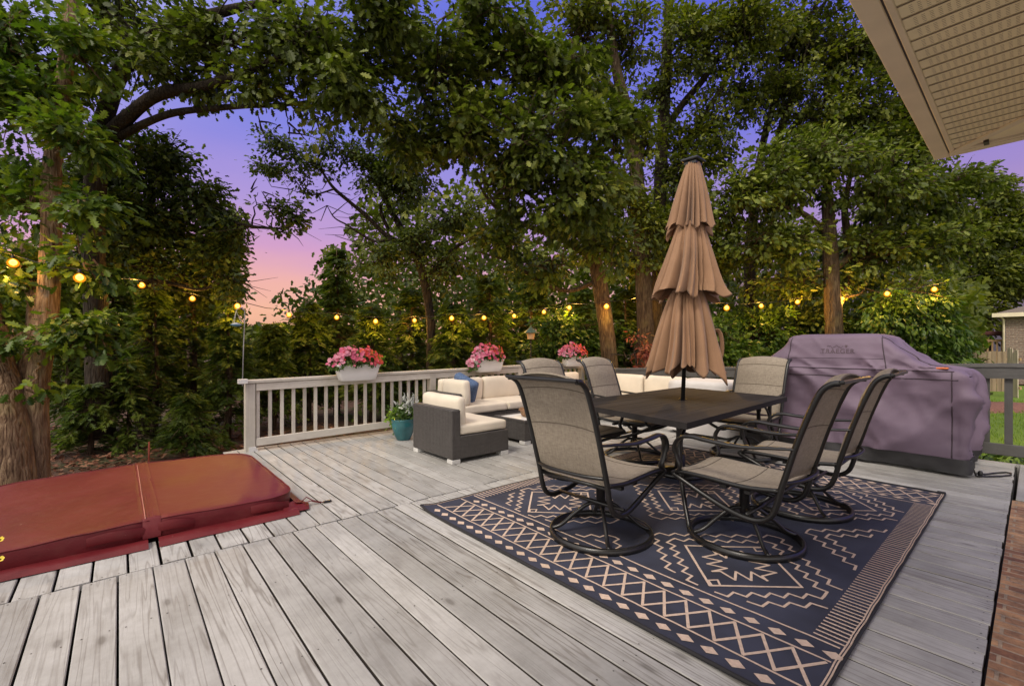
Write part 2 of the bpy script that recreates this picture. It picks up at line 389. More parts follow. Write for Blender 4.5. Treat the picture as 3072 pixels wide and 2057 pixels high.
# ================================================================== deck
PITCH = .1445
def deck():
    d = MB(); nl = []
    def board(x0, x1, y0, y1):
        d.rn = random.random()
        c = .004; z1 = random.uniform(-.0012, .0012); z0 = -.036
        prof = [(x0, z0), (x1, z0), (x1, z1-c), (x1-c, z1), (x0+c, z1), (x0, z1-c)]
        n = len(prof)
        vs = [(x, y0, z) for x, z in prof]+[(x, y1, z) for x, z in prof]
        q = lambda i: (i, i+n, (i+1) % n+n, (i+1) % n)
        d.add(vs, [q(0), q(2), q(3), q(4), tuple(range(n)), tuple(range(n, 2*n))[::-1]])
        d.mi = 3; d.add(vs, [q(1), q(5)]); d.mi = 0  # board sides coloured dark to stand for shade in the gaps
        for yy in (y0+.022, y1-.022):
            for f in (.2, .8): nl.append((x0+(x1-x0)*f+random.uniform(-.008, .008), yy+random.uniform(-.006, .006), z1+.0015))
        for yj in (1.05, 1.9, 2.6, 3.9, 4.7, 5.5):
            if y0+.1 < yj < y1-.1:
                for f in (.22, .78): nl.append((x0+(x1-x0)*f+random.uniform(-.01, .01), yj+random.uniform(-.02, .02), z1+.0015))
    x = -5.06
    while x < 7.0:
        g = random.choice((.005, .006, .008, .011))
        board(x+g/2, x+PITCH-g/2, (.132 if x > 2.0 else -3.0)+random.uniform(-.004, .004), 3.206+random.uniform(-.012, .006))  # boards beside the brick extended unseen under the camera to bounce light upward
        x += PITCH
    x = -5.02
    while x < 7.0:
        g = random.choice((.008, .010, .013))
        ye = 6.16 if x+PITCH > 1.0 else 3.62
        board(x+g/2, x+PITCH-g/2, 3.213+random.uniform(-.003, .012), ye)
        x += PITCH
    # short return of planks beyond the brick, running the other way
    y = .105
    while y > -2.4:
        d.rn = random.random()
        d.box(5.43, 7.05, y-.138, y-.004, -.036, 0, .004); y -= .142
    d.mi = 1; d.rn = .5
    for a in nl:
        r = random.uniform(.0028, .0042)
        d.add([(a[0]+r*math.cos(t*PI/3), a[1]+r*math.sin(t*PI/3), a[2]) for t in range(6)], [tuple(range(6))])
    # joists and rim boards underneath
    d.mi = 2
    for yj in (.2, 1.05, 1.9, 2.6, 3.15, 3.9, 4.7, 5.5): d.box(-5, 7.0, yj-.02, yj+.02, -.2, -.037)
    d.mi = 0
    d.mi = 2; d.box(2.14, 7.05, .1205, .128, -.24, -.03); d.mi = 0; d.box(1.0, 7.07, 6.165, 6.2, -.26, -.004); d.box(7.06, 7.095, -2.4, 6.2, -.26, -.004)
    o = d.build('deck', [M['deck'], M['nail'], M['dark'], simple('shaded_board_edge', (.045, .036, .028), .9)])
    tag(o, kind='structure')
    b = MB(); b.box(2.14, 5.40, -3, .119, -.3, -.006)
    tag(b.build('brick_patio', M['brick']), kind='structure')
deck()

# ================================================================== railings
def railing_back():
    x0, x1, y = 1.16, 7.10, 6.05
    zt = lambda x: .83+.0150*(x-1.15)
    t = thing('deck_railing', 'long pale painted railing at the back of the deck carrying three flower boxes', 'railing', (x0, y, 0))
    o = (x0, y, 0)
    def slope(name, xa, xb, ya, yb, za, zb, ch, mat):
        m = MB(); m.rn = random.random()
        m.box(xa, xb, ya, yb, 0, 1, 0)
        m2 = MB(); m2.rn = m.rn
        m2.box(xa, xb, ya, yb, za, zb, ch)
        k = [(p[0], p[1], p[2]+zt(p[0])-.83) for p in m2.v]
        m2.v = k
        return m2.build(name, mat, t, o)
    slope('cap_board', x0-.06, x1+.06, y-.07, y+.07, .792, .83, .006, M['rail_x'])
    slope('top_rail', x0+.06, 3.56, y-.052, y-.014, .70, .790, .004, M['rail_x'])
    slope('top_rail', 3.66, x1-.05, y-.052, y-.014, .70, .790, .004, M['rail_x'])
    slope('bottom_rail', x0+.06, 3.56, y-.052, y-.014, .05, .142, .004, M['rail_x'])
    slope('bottom_rail', 3.66, x1-.05, y-.052, y-.014, .05, .142, .004, M['rail_x'])
    for px in (x0, 3.61, 5.4, x1):
        m = MB(); m.rn = random.random(); m.box(px-.05, px+.05, y-.055, y+.045, -.4, zt(px)-.04, .005)
        p = m.build('post', M['rail_z'], t, o)
        if px == x0:
            s = MB(); s.box(px-.02, px+.055, y-.075, y-.056, -.002, .05); s.box(px+.03, px+.075, y-.0745, y-.0565, -.002, .02); s.build('bracket', M['silver'], p, o)
    x = 1.246
    while x < 7.03:
        if min(abs(x-3.61), abs(x-5.4)) > .062:
            m = MB(); m.rn = random.random(); w = .0175
            m.box(x-w, x+w, y-.013, y+.020, .07, zt(x)-.05, .003)
            m.build('baluster', M['rail_z'], t, o)
        x += .132
def railing_side():
    x, ya, yb = 7.16, -2.2, 5.95
    zt = lambda y: 1.045-.046*max(0, min(5, y-.2))
    t = thing('deck_railing', 'side railing in dark shade tones running behind the covered grill toward the lawn', 'railing', (x, ya, 0))
    o = (x, ya, 0)
    def sl(name, xa, xb, y0, y1, za, zb, ch=.004):
        m2 = MB(); m2.rn = random.random()
        n = 10
        for i in range(n):
            a = y0+(y1-y0)*i/n; b = y0+(y1-y0)*(i+1)/n
            if i == 0: rows = []
            for yy in ([a, b] if i == 0 else [b]):
                dz = zt(yy)-1.045
                rows.append([(xa, yy, za+dz), (xb, yy, za+dz), (xb, yy, zb+dz), (xa, yy, zb+dz)])
        k = len(rows)
        vs = sum(rows, [])
        fs = [(i*4+j, i*4+(j+1) % 4, i*4+4+(j+1) % 4, i*4+4+j) for i in range(k-1) for j in range(4)]+[(3, 2, 1, 0), tuple((k-1)*4+j for j in range(4))]
        m2.add(vs, fs)
        return m2.build(name, M['rail_y'], t, o)
    sl('cap_board', x-.07, x+.07, ya, yb, 1.008, 1.045)
    sl('top_rail', x-.055, x-.015, ya, yb, .885, 1.006)
    m = MB(); m.rn = .3; m.box(x-.055, x-.015, ya, yb, .065, .185, .004); m.build('bottom_rail', M['rail_y'], t, o)
    for py in (ya+.05, -.75, 2.6, 4.3):
        m = MB(); m.rn = random.random(); m.box(x-.012, x+.09, py-.05, py+.05, -.4, zt(py)-.04, .005); m.build('post', M['shaded_z'], t, o)
    y = ya+.2
    while y < 5.9:
        if min(abs(y-p) for p in (ya+.05, -.75, 2.6, 4.3)) > .08:
            m = MB(); m.rn = random.random(); m.box(x-.013, x+.024, y-.031, y+.031, .1, zt(y)-.05, .003); m.build('baluster', M['shaded_z'], t, o)
        y += .168
railing_back(); railing_side()

# ================================================================== hot tub
def hot_tub():
    t = thing('hot_tub', 'sunken hot tub under a folding maroon vinyl cover beside the railing post', 'hot tub', (.15, 4.5, 0))
    o = (.15, 4.5, 0)
    x0, x1, y0, y1, xf = -.80, 1.015, 3.62, 5.44, .155
    s = MB(); s.box(x0+.1, x1-.1, y0+.1, y1-.1, -.55, .03, .02); s.build('shell', M['shell'], t, o)
    def panel(left):
        m = MB(); a, b = (x0, xf-.012) if left else (xf+.012, x1)
        r = .24
        ring = []
        def arc(cx, cy, a0): 
            return [(cx+r*math.cos(a0+PI/2*i/8), cy+r*math.sin(a0+PI/2*i/8)) for i in range(9)]
        def line(p, q, n): return [(p[0]+(q[0]-p[0])*i/n, p[1]+(q[1]-p[1])*i/n) for i in range(n)]
        if left:
            c1 = arc(a+r, y1-r, PI/2); c2 = arc(a+r, y0+r, PI)
            ring = line((b, y0), (b, y1), 14)+line((b, y1), c1[0], 8)+c1[:-1]+line(c1[-1], c2[0], 12)+c2[:-1]+line(c2[-1], (b, y0), 8)
        else:
            c1 = arc(b-r, y0+r, -PI/2); c2 = arc(b-r, y1-r, 0)
            ring = line((a, y1), (a, y0), 14)+line((a, y0), c1[0], 8)+c1[:-1]+line(c1[-1], c2[0], 12)+c2[:-1]+line(c2[-1], (a, y1), 8)
        cx = sum(p[0] for p in ring)/len(ring); cy = sum(p[1] for p in ring)/len(ring)
        top = lambda x: .112+.028*(1-abs(x-xf)/.95)
        rows = []
        for f, zo in ((1.0, -.11), (1.003, -.06), (1.0025, -.012), (.9985, -.003), (.990, .000), (.9, .001), (.7, -.002), (.45, -.004), (.2, -.005), (.03, -.005)):
            row = []
            for p in ring:
                qx = cx+(p[0]-cx)*f; qy = cy+(p[1]-cy)*f
                if abs(p[0]-xf) < .02: qx = p[0] if f > .97 else qx
                w = noise.noise(Vector((qx*3, qy*3, .3)))*.006 if f < .97 else noise.noise(Vector((qx*6, qy*6, zo*20)))*.006
                row.append((qx, qy+(w if f > .97 else 0), top(qx)+zo+w))
            rows.append(row)
        m.grid(rows, closed=True)
        n = len(ring)
        m.add(rows[-1], [tuple(range(n))]); m.add(rows[0], [tuple(range(n))[::-1]])
        pn = m.build('cover_panel', M['vinyl'], t, o)
        # piping round the top edge and a handle on the front
        pm = MB(); pm.tube([(rows[3][i][0], rows[3][i][1], rows[3][i][2]+.003) for i in range(n)]+[(rows[3][0][0], rows[3][0][1], rows[3][0][2]+.003)], .0045, 6)
        pm.build('piping', M['vinyl'], pn, o)
        for hx in ((xf-.30, xf-.03),) if left else ((xf+.03, xf+.22), (.70, .95)):
            k = 9; rr = []; hs = MB()
            for i in range(k):
                u = i/(k-1); x = hx[0]+(hx[1]-hx[0])*u; bul = .022*math.sin(PI*u)+.004
                z = top(x)-.055+.012*math.sin(PI*u*1.3)
                rr.append([(x, y0-bul, z+.03), (x, y0-bul-.004, z+.015), (x, y0-bul-.004, z-.015), (x, y0-bul, z-.03)])
            hs.grid(rr, flip=True)
            hs.build('handle', M['vinyl'], pn, o)
        return pn
    pl = panel(True); pr = panel(False)
    h = MB()
    rows = []
    for i in range(25):
        y = y0-.004+(y1-y0+.008)*i/24
        rows.append([(xf+dx, y, .1415+dz+noise.noise(Vector((y*5, dx*9, 0)))*.003) for dx, dz in ((-.045, -.001), (-.02, .004), (0, .001), (.02, .004), (.045, -.001))])
    rows.insert(0, [(xf+dx, y0-.012, .03) for dx in (-.045, -.02, 0, .02, .045)])
    h.grid(rows, flip=False); h.build('hinge_strip', M['vinyl'], t, o)
    w = MB(); w.tube([(xf-.03, y0+i*.09+.02, .1447+.0012) for i in range(20)], .0035, 5); w.build('worn_seam', M['vinyl_seam'], t, o)
    # skirts lying on the boards in front
    def skirt(xa, xb, out0, out1):
        rows = []
        for i in range(25):
            u = i/24; x = xa+(xb-xa)*u; ou = out0+(out1-out0)*u
            wv = noise.noise(Vector((x*4, 2, 0)))*.012
            rows.append([(x, y0+.03, .020), (x, y0-.005, .026+wv*.4), (x, y0-.01-ou*.45, .030+wv+.006*math.sin(x*9)), (x, y0-.01-ou*.85, .020+wv*.8), (x+.0, y0-.01-ou, .004+max(0, wv*.6))])
        k = MB(); k.grid(rows, flip=True); k.build('skirt', M['vinyl'], t, o)
    skirt(x0, xf-.02, .10, .115); skirt(xf+.03, x1-.02, .125, .11)
    rows = []
    for i in range(13):
        y = y0+.02+(y1-y0-.5)*i/12
        wv = noise.noise(Vector((y*5, 7, 0)))*.008
        rows.append([(x1-.01, y, .05), (x1+.03, y, .045+wv), (x1+.06, y, .02+wv), (x1+.075, y, .005)])
    k = MB(); k.grid(rows, flip=False); k.build('skirt', M['vinyl'], t, o)
    c = MB(); c.add([(x1-.12, y0-.09, .02), (x1+.06, y0-.07, .012), (x1+.09, y0+.05, .02), (x1+.02, y0+.10, .05), (x1-.1, y0+.02, .05)], [(0, 1, 2, 3, 4)])
    c.build('corner_flap', M['vinyl'], t, o)
    st = MB(); st.tube([(x1+.05, y0+.03, .03), (x1+.10, y0+.035, .035), (x1+.15, y0+.03, .012), (x1+.20, y0+.02, .008)], .007, 6, flat=.4)
    st.tube([(x1+.04, y0+.05, .04), (x1+.08, y0+.07, .06), (x1+.12, y0+.05, .03), (x1+.18, y0+.028, .010)], .004, 6)
    q = st.build('strap', M['vinyl'], t, o)
    bk = MB(); bk.box(x1+.19, x1+.25, y0+.005, y0+.03, .003, .016, .003); bk.build('buckle', M['black'], q, o)
hot_tub()

# ================================================================== rug
def rug():
    m, nt = new_mat('navy_rug_weave')
    tc = nt.n('ShaderNodeTexCoord')
    a = nt.n('ShaderNodeTexNoise', {'Vector': tc.outputs['Object'], 'Scale': 3.0, 'Detail': 4.0})
    wv = nt.n('ShaderNodeTexWave', {'Vector': tc.outputs['Object'], 'Scale': 55.0, 'Distortion': 1.0}, bands_direction='X')
    wv2 = nt.n('ShaderNodeTexWave', {'Vector': tc.outputs['Object'], 'Scale': 90.0, 'Distortion': 1.0}, bands_direction='Y')
    cr = nt.ramp(a.outputs[0], [(.35, (.030, .032, .048)), (.65, (.048, .053, .085))])
    hh = nt.math('ADD', wv.outputs[0], wv2.outputs[0])
    b = nt.n('ShaderNodeBsdfPrincipled', {'Base Color': cr, 'Roughness': .72, 'Specular IOR Level': .35})
    finish(nt, b, hh.outputs[0], .25, .003)
    navy = m
    cream = simple('peach_rug_yarn', (.60, .455, .36), .85, .14, 60, .4, 300)
    edge = simple('black_rug_binding', (.016, .015, .017), .8)
    X0, X1, Y0, Y1 = 1.715, 5.13, .485, 3.02
    g = MB()
    hz = lambda x, y: .0105+.0055*noise.noise(Vector((x*2.2, y*2.2, 1)))+.004*max(0, 1-abs((x+y*.55-3.85))/.03)*.5+(.02*max(0, 1-math.hypot(x-X0, y-Y1)/.12))
    nx, ny = 90, 70
    rows = [[(X0+(X1-X0)*i/nx, Y0+(Y1-Y0)*j/ny, hz(X0+(X1-X0)*i/nx, Y0+(Y1-Y0)*j/ny)) for j in range(ny+1)] for i in range(nx+1)]
    g.grid(rows, flip=True)
    g.mi = 1
    def seg(p, q, w):
        w *= 1.05; L = math.hypot(q[0]-p[0], q[1]-p[1]); n = max(1, int(L/.05))
        if L < 1e-5: return
        dx, dy = (q[0]-p[0])/L, (q[1]-p[1])/L; ex = w*.35
        px, py = -dy*w/2, dx*w/2
        rr = []
        for i in range(n+1):
            t = -ex+(L+2*ex)*i/n
            x, y = p[0]+dx*t, p[1]+dy*t
            jw = 1+.18*noise.noise(Vector((x*40, y*40, 0)))
            rr.append([(x+px*jw, y+py*jw, hz(x, y)+.0022), (x-px*jw, y-py*jw, hz(x, y)+.0022)])
        g.grid(rr, flip=False)
    def path(pts, w=.013, ok=None):
        for a, b in zip(pts, pts[1:]):
            if ok is None or (ok(*a) and ok(*b)): seg(a, b, w)
    jit = lambda s: random.uniform(-s, s)
    def diamond(x, y, a, b):
        q = [(x-a+jit(.003), y), (x, y-b+jit(.003)), (x+a+jit(.003), y), (x, y+b+jit(.003))]
        g.add([(u, v, hz(u, v)+.0022) for u, v in q], [(0, 1, 2, 3)])
    # borders on the two short... near and far ends
    for sg, xb in ((1, X0), (-1, X1)):
        f = lambda a: xb+sg*a
        y = Y0+.06
        while y < Y1-.03:
            diamond(f(.062), y, .026, .038); diamond(f(.398), y-.03, .026, .038)
            y += .102
        for a in (.125, .345, .468): path([(f(a+jit(.002)), Y0+.03+(Y1-Y0-.06)*i/24) for i in range(25)], .010)
        n = int((Y1-Y0-.06)/.1135)
        for k in range(n):
            ya = Y0+.04+k*.1135; yb_ = ya+.1135/2; yc = ya+.1135
            path([(f(.14), ya), (f(.235), yb_), (f(.33), yc)], .013)
            path([(f(.33), ya), (f(.235), yb_), (f(.14), yc)], .013)
    # stripes along both sides
    x = X0+.50
    while x < X1-.48:
        for ya, yb_ in ((Y0+.02, Y0+.125), (Y1-.02, Y1-.125)):
            path([(x, ya), (x+.004, yb_)], .010)
        x += .034
    for dy in (.006, .016): path([(X0+.02+(X1-X0-.04)*i/40, Y0+dy+.002*math.sin(i*1.9)) for i in range(41)], .0055)
    path([(X0+.02, Y1-.008), (X1-.02, Y1-.008)], .0055)
    # medallions
    fx0, fx1, fy0, fy1 = X0+.485, X1-.485, Y0+.145, Y1-.145
    cen = [(2.60, 1.08), (2.60, 2.43), (3.42, 1.76), (4.22, 1.08), (4.22, 2.43), (3.42, .46), (3.42, 3.05), (1.82, 1.76), (5.0, 1.76)]
    inside = lambda x, y: fx0 < x < fx1 and fy0 < y < fy1
    def ring_pts(c, r, n, amp, clip):
        pts = []
        for q in range(4):
            a0 = q*PI/2
            p0 = (math.cos(a0), math.sin(a0)); p1 = (math.cos(a0+PI/2), math.sin(a0+PI/2))
            for i in range(n):
                # stepped saw-tooth along the side of the diamond
                u = i/n
                for uu, k in ((u, -1), (u+.5/n, 1)):
                    x = p0[0]+(p1[0]-p0[0])*uu; y = p0[1]+(p1[1]-p0[1])*uu
                    nxx, nyy = (p0[0]+p1[0])/1.414, (p0[1]+p1[1])/1.414
                    pts.append((c[0]+x*r+nxx*amp*k, c[1]+y*r*.93+nyy*amp*k))
        pts.append(pts[0])
        return pts
    for c in cen:
        own = lambda x, y, c=c: inside(x, y) and all(abs(x-c[0])+abs(y-c[1])/.93 <= abs(x-e[0])+abs(y-e[1])/.93+.055 for e in cen)
        d = .335
        path([(c[0]+d*math.cos(k*PI/2)*1.0, c[1]+d*.93*math.sin(k*PI/2)) for k in range(5)], .013, None if inside(c[0]-.3, c[1]-.2) and inside(c[0]+.3, c[1]+.2) else own)
        for e in ((-1, 0), (1, 0)):
            x, y = c[0]+e[0]*(d-.045), c[1]
            if inside(x, y): path([(x-.035*e[0]*0, y-.03), (x-.04*e[0], y), (x, y+.03), (x+.03*e[0], y)], .010)
        path(ring_pts(c, .18, 3, .045, None), .012, own)
        path(ring_pts(c, .455, 7, .020, None), .012, own)
        path(ring_pts(c, .575, 8, .020, None), .012, own)
    g.mi = 2
    for a, b in (((X0-.004, Y0), (X0-.004, Y1)), ((X1+.004, Y0), (X1+.004, Y1)), ((X0, Y1+.003), (X1, Y1+.003)), ((X0, Y0-.004), (X1, Y0-.004))):
        n = 30
        g.tube([(a[0]+(b[0]-a[0])*i/n, a[1]+(b[1]-a[1])*i/n, hz(a[0]+(b[0]-a[0])*i/n, a[1]+(b[1]-a[1])*i/n)+.001) for i in range(n+1)], .0085 if a[0] == b[0] else .006, 6)
    g.box(X1-.01, X1+.03, Y0-.005, Y0+.05, .004, .024, .006)
    tag(g.build('rug', [navy, cream, edge]), 'navy outdoor rug with peach geometric diamonds and zigzags under the dining set', 'rug')
rug()

# ================================================================== dining chairs
def chair_proto():
    t = thing('dining_chair', 'x', 'chair', (0, 0, 0), 0, 'swivel sling chairs around the dining table')
    hw = .262
    back = [(-.285, .425), (-.325, .55), (-.365, .68), (-.405, .80), (-.44, .90), (-.475, .975), (-.515, 1.015), (-.555, 1.03)]
    def crv(pts, n=5):
        out = []
        P_ = [Vector((0,)+p) if len(p) == 2 else Vector(p) for p in pts]
        for i in range(len(P_)-1):
            a = P_[max(i-1, 0)]; b = P_[i]; c = P_[i+1]; d = P_[min(i+2, len(P_)-1)]
            for k in range(n):
                u = k/n
                out.append(.5*((2*b)+(c-a)*u+(2*a-5*b+4*c-d)*u*u+(3*b-a-3*c+d)*u**3))
        out.append(P_[-1]); return out
    # sling back and seat with seams
    def sling(name, prof, bulge, seams):
        m = MB(); pr = crv(prof, 4); w = hw-.012; n = len(pr); rows = []; rows2 = []
        for i, p in enumerate(pr):
            a = pr[max(i-1, 0)]; b = pr[min(i+1, n-1)]; tn = (b-a).normalized(); nr = Vector((0, -tn.z, tn.y))
            row = []; row2 = []
            pd = .010*min(1, 6*min(abs(i/(n-1)-q) for q in seams+[0, 1]))
            for j in range(13):
                x = -w+2*w*j/12; s = 1-(x/w)**2
                c = Vector((x, p.y, p.z))-nr*(-bulge*s)
                e = pd*min(1, s*3)
                row.append(c+nr*(.004+e)); row2.append(c-nr*(.004+e))
            rows.append(row); rows2.append(row2)
        m.grid(rows, flip=True); m.grid(rows2, flip=False)
        m.grid([rows[0], rows2[0]]); m.grid([rows[-1], rows2[-1]], flip=True)
        m.grid([[r[0] for r in rows], [r[0] for r in rows2]], flip=True); m.grid([[r[-1] for r in rows], [r[-1] for r in rows2]])
        m.mi = 1
        for q in seams:
            k = min(range(n), key=lambda i: abs(i/(n-1)-q))
            for rr in (rows, rows2): m.tube([v+(v-(rows[k][6]+rows2[k][6])/2).normalized()*.0 for v in rr[k]], .0035, 4)
        return m.build(name, [M['sling'], M['seam']], t)
    sling('backrest', back, -.035, [.36, .68])
    seat = [(.345, .395), (.325, .415), (.25, .425), (.1, .418), (-.05, .412), (-.18, .412), (-.275, .425)]
    sling('seat', seat[::-1], -.02, [.34, .68])
    # side frames
    for sg in (-1, 1):
        x = sg*hw
        up = crv([(x, -.565, 1.028), (x, -.53, 1.022), (x, -.485, .985), (x, -.445, .90), (x, -.408, .80), (x, -.368, .68), (x, -.33, .55), (x, -.295, .43), (x, -.275, .345), (x, -.245, .275), (x, -.185, .235), (x, -.10, .232), (x*.95, .02, .255), (x*.93, .16, .305), (x*.95, .28, .36), (x, .34, .395)], 4)
        m = MB(); m.tube(up, .0165, 8, flat=1.0)
        m.tube(crv([(x, .345, .392), (x, .30, .412), (x, .1, .412), (x, -.1, .405), (x, -.29, .425)], 4), .0135, 8)
        m.build('side_frame', M['black'], t)
        m = MB()
        arm = crv([(x, -.372, .665), (x+sg*.015, -.25, .655), (x+sg*.03, -.08, .640), (x+sg*.035, .10, .648), (x+sg*.03, .20, .655), (x+sg*.025, .275, .635), (x+sg*.02, .315, .575), (x+sg*.012, .30, .50), (x+sg*.006, .285, .45), (x, .315, .405)], 5)
        m.tube(arm, [.014+.012*min(1, i/len(arm)*4) if i < len(arm)*.7 else .020 for i in range(len(arm))], 8, flat=.5)
        m.build('armrest', M['black'], t)
    m = MB()
    m.tube(crv([(-hw, -.308, .47), (-.15, -.355, .472), (0, -.37, .473), (.15, -.355, .472), (hw, -.308, .47)], 4), .011, 8)
    m.tube([(-hw, -.28, .405), (hw, -.28, .405)], .012, 8)
    m.build('crossbar', M['black'], t)
    m = MB(); m.beam((-hw-.012, -.56, 1.030), (hw+.012, -.56, 1.030), .055, .020, (0, .25, 1), .006); m.build('top_bar', M['black'], t)
    m = MB(); m.tube([(-hw, .342, .392), (hw, .342, .392)], .014, 8); m.build('front_bar', M['black'], t)
    m = MB(); m.tube([(-.25, -.11, .245), (.25, -.11, .245)], .012, 8); m.build('lower_bar', M['black'], t)
    m = MB(); m.lathe([(.028, .17), (.030, .20), (.030, .33), (.045, .335), (.045, .36)], 14)
    m.box(-.14, .14, -.15, .16, .355, .378, .006); m.beam((-.24, .03, .375), (.24, .03, .375), .04, .02); m.beam((-.24, -.11, .37), (.24, -.11, .37), .03, .02)
    m.build('swivel_post', M['black'], t)
    m = MB(); k = 48
    rows = [[((.318+dr)*math.cos(2*PI*i/k), (.318+dr)*math.sin(2*PI*i/k), z) for dr, z in ((-.012, .004), (.012, .004), (.014, .018), (.010, .040), (-.008, .042), (-.013, .02))] for i in range(k+1)]
    m.grid([[r[j % 6] for j in range(7)] for r in rows], flip=True)
    for q in range(4):
        a = q*PI/2+PI/4; c, s = math.cos(a), math.sin(a)
        m.tube(crv([(c*.02, s*.02, .20), (c*.08, s*.08, .195), (c*.17, s*.17, .13), (c*.25, s*.25, .06), (c*.312, s*.312, .035)], 4), .0125, 8)
    m.build('swivel_base', M['black'], t)
    return t
CH = [('near left chair at the table end with its back to the hot tub cover', (2.36, 1.845), -PI/2+.03, 1.0),
      ('nearest of the two chairs on the grill side of the table, front seat fully visible', (2.98, 1.20), .0, 1.0),
      ('chair between the front right chair and the covered grill, mostly seen from its back', (3.885, 1.16), .03, 1.0),
      ('chair on the sofa side of the table, its back behind the near left chair', (3.36, 2.90), PI, 1.05),
      ('chair on the sofa side of the table in front of the third flower box', (4.28, 2.88), PI+.06, 1.05),
      ('chair at the far end of the table between the umbrella and the covered grill', (5.28, 2.14), PI/2-.04, 1.06)]
cp = chair_proto()
for i, (lb, (x, y), rz, sc) in enumerate(CH):
    if i == 0:
        c = cp; c.location = (x, y, .0085); c.rotation_euler = (0, 0, rz)
    else: c = dup(cp, (x, y, .0085), rz, '')
    c['label'] = lb; c.scale = (sc, 1, 1.0+(sc-1)*.5)

# ================================================================== table
def table():
    q = [Vector((2.86, 1.52, 0)), Vector((5.13, 1.65, 0)), Vector((5.36, 2.93, 0)), Vector((3.13, 2.84, 0))]
    def T(u, v, z): 
        p = q[0]*(1-u)*(1-v)+q[1]*u*(1-v)+q[2]*u*v+q[3]*(1-u)*v; return (p.x, p.y, z)
    o = T(.5, .5, 0)
    t = thing('dining_table', 'dark charcoal metal patio table with slatted top and umbrella hole', 'table', o)
    m = MB(); zt = .712
    def slab(u0, u1, v0, v1, z0, z1):
        vs = [T(u, v, z) for z in (z0, z1) for u, v in ((u0, v0), (u1, v0), (u1, v1), (u0, v1))]
        m.add(vs, [(3, 2, 1, 0), (4, 5, 6, 7), (0, 1, 5, 4), (1, 2, 6, 5), (2, 3, 7, 6), (3, 0, 4, 7)])
    fr = .028
    slab(0, 1, 0, .05, zt-.045, zt); slab(0, 1, .95, 1, zt-.045, zt); slab(0, fr, .0502, .9498, zt-.045, zt-.0004); slab(1-fr, 1, .0502, .9498, zt-.045, zt-.0004)
    n = 14
    for half in ((fr+.0008, .4985), (.5015, 1-fr-.0008)):
        for i in range(n):
            v0 = .0506+.8988*i/n; slab(half[0], half[1], v0+.0008, v0+.8988/n-.0008, zt-.02, zt-.0015+random.uniform(-.0006, .0006))
    slab(fr+.001, 1-fr-.001, .051, .949, zt-.034, zt-.0215)
    m.build('table_top', M['tabletop'], t, o)
    g = MB(); c = T(.5, .5, zt); g.lathe([(.036, 0), (.036, .006), (.026, .008), (.026, 0)], 20, c); g.build('umbrella_ring', M['black'], t, o)
    for u, v in ((0, 0), (1, 0), (1, 1), (0, 1)):
        su = 1 if u == 0 else -1; sv = 1 if v == 0 else -1
        a = Vector(T(u+su*.055, v+sv*.10, zt-.045)); f = Vector(T(u-su*.012, v-sv*.03, .012)); k = Vector(T(u+su*.07, v+sv*.13, .36))
        m = MB()
        pts = []
        for i in range(17):
            s = i/16; pts.append(a*(1-s)**2+k*2*s*(1-s)+f*s*s)
        m.tube(pts, [.019-.004*i/16 for i in range(17)], 8)
        m.lathe([(.02, 0), (.02, .012), (.015, .016)], 10, (f.x, f.y, .008))
        # curved knee brace under the top
        b = Vector(T(u+su*.16, v+sv*.12, zt-.05)); mid = Vector(T(u+su*.065, v+sv*.11, .62)); e = pts[7]
        m.tube([b*(1-s)**2+mid*2*s*(1-s)+e*s*s for s in [i/10 for i in range(11)]], .012, 8)
        m.build('leg', M['black'], t, o)
    m = MB(); m.beam(T(.06, .1, .47), T(.94, .1, .47), .02, .03); 
    m = MB(); m.beam(T(.055, .11, .655), T(.945, .11, .655), .025, .04); m.beam(T(.055, .89, .655), T(.945, .89, .655), .025, .04)
    m.build('apron', M['black'], t, o)
table()

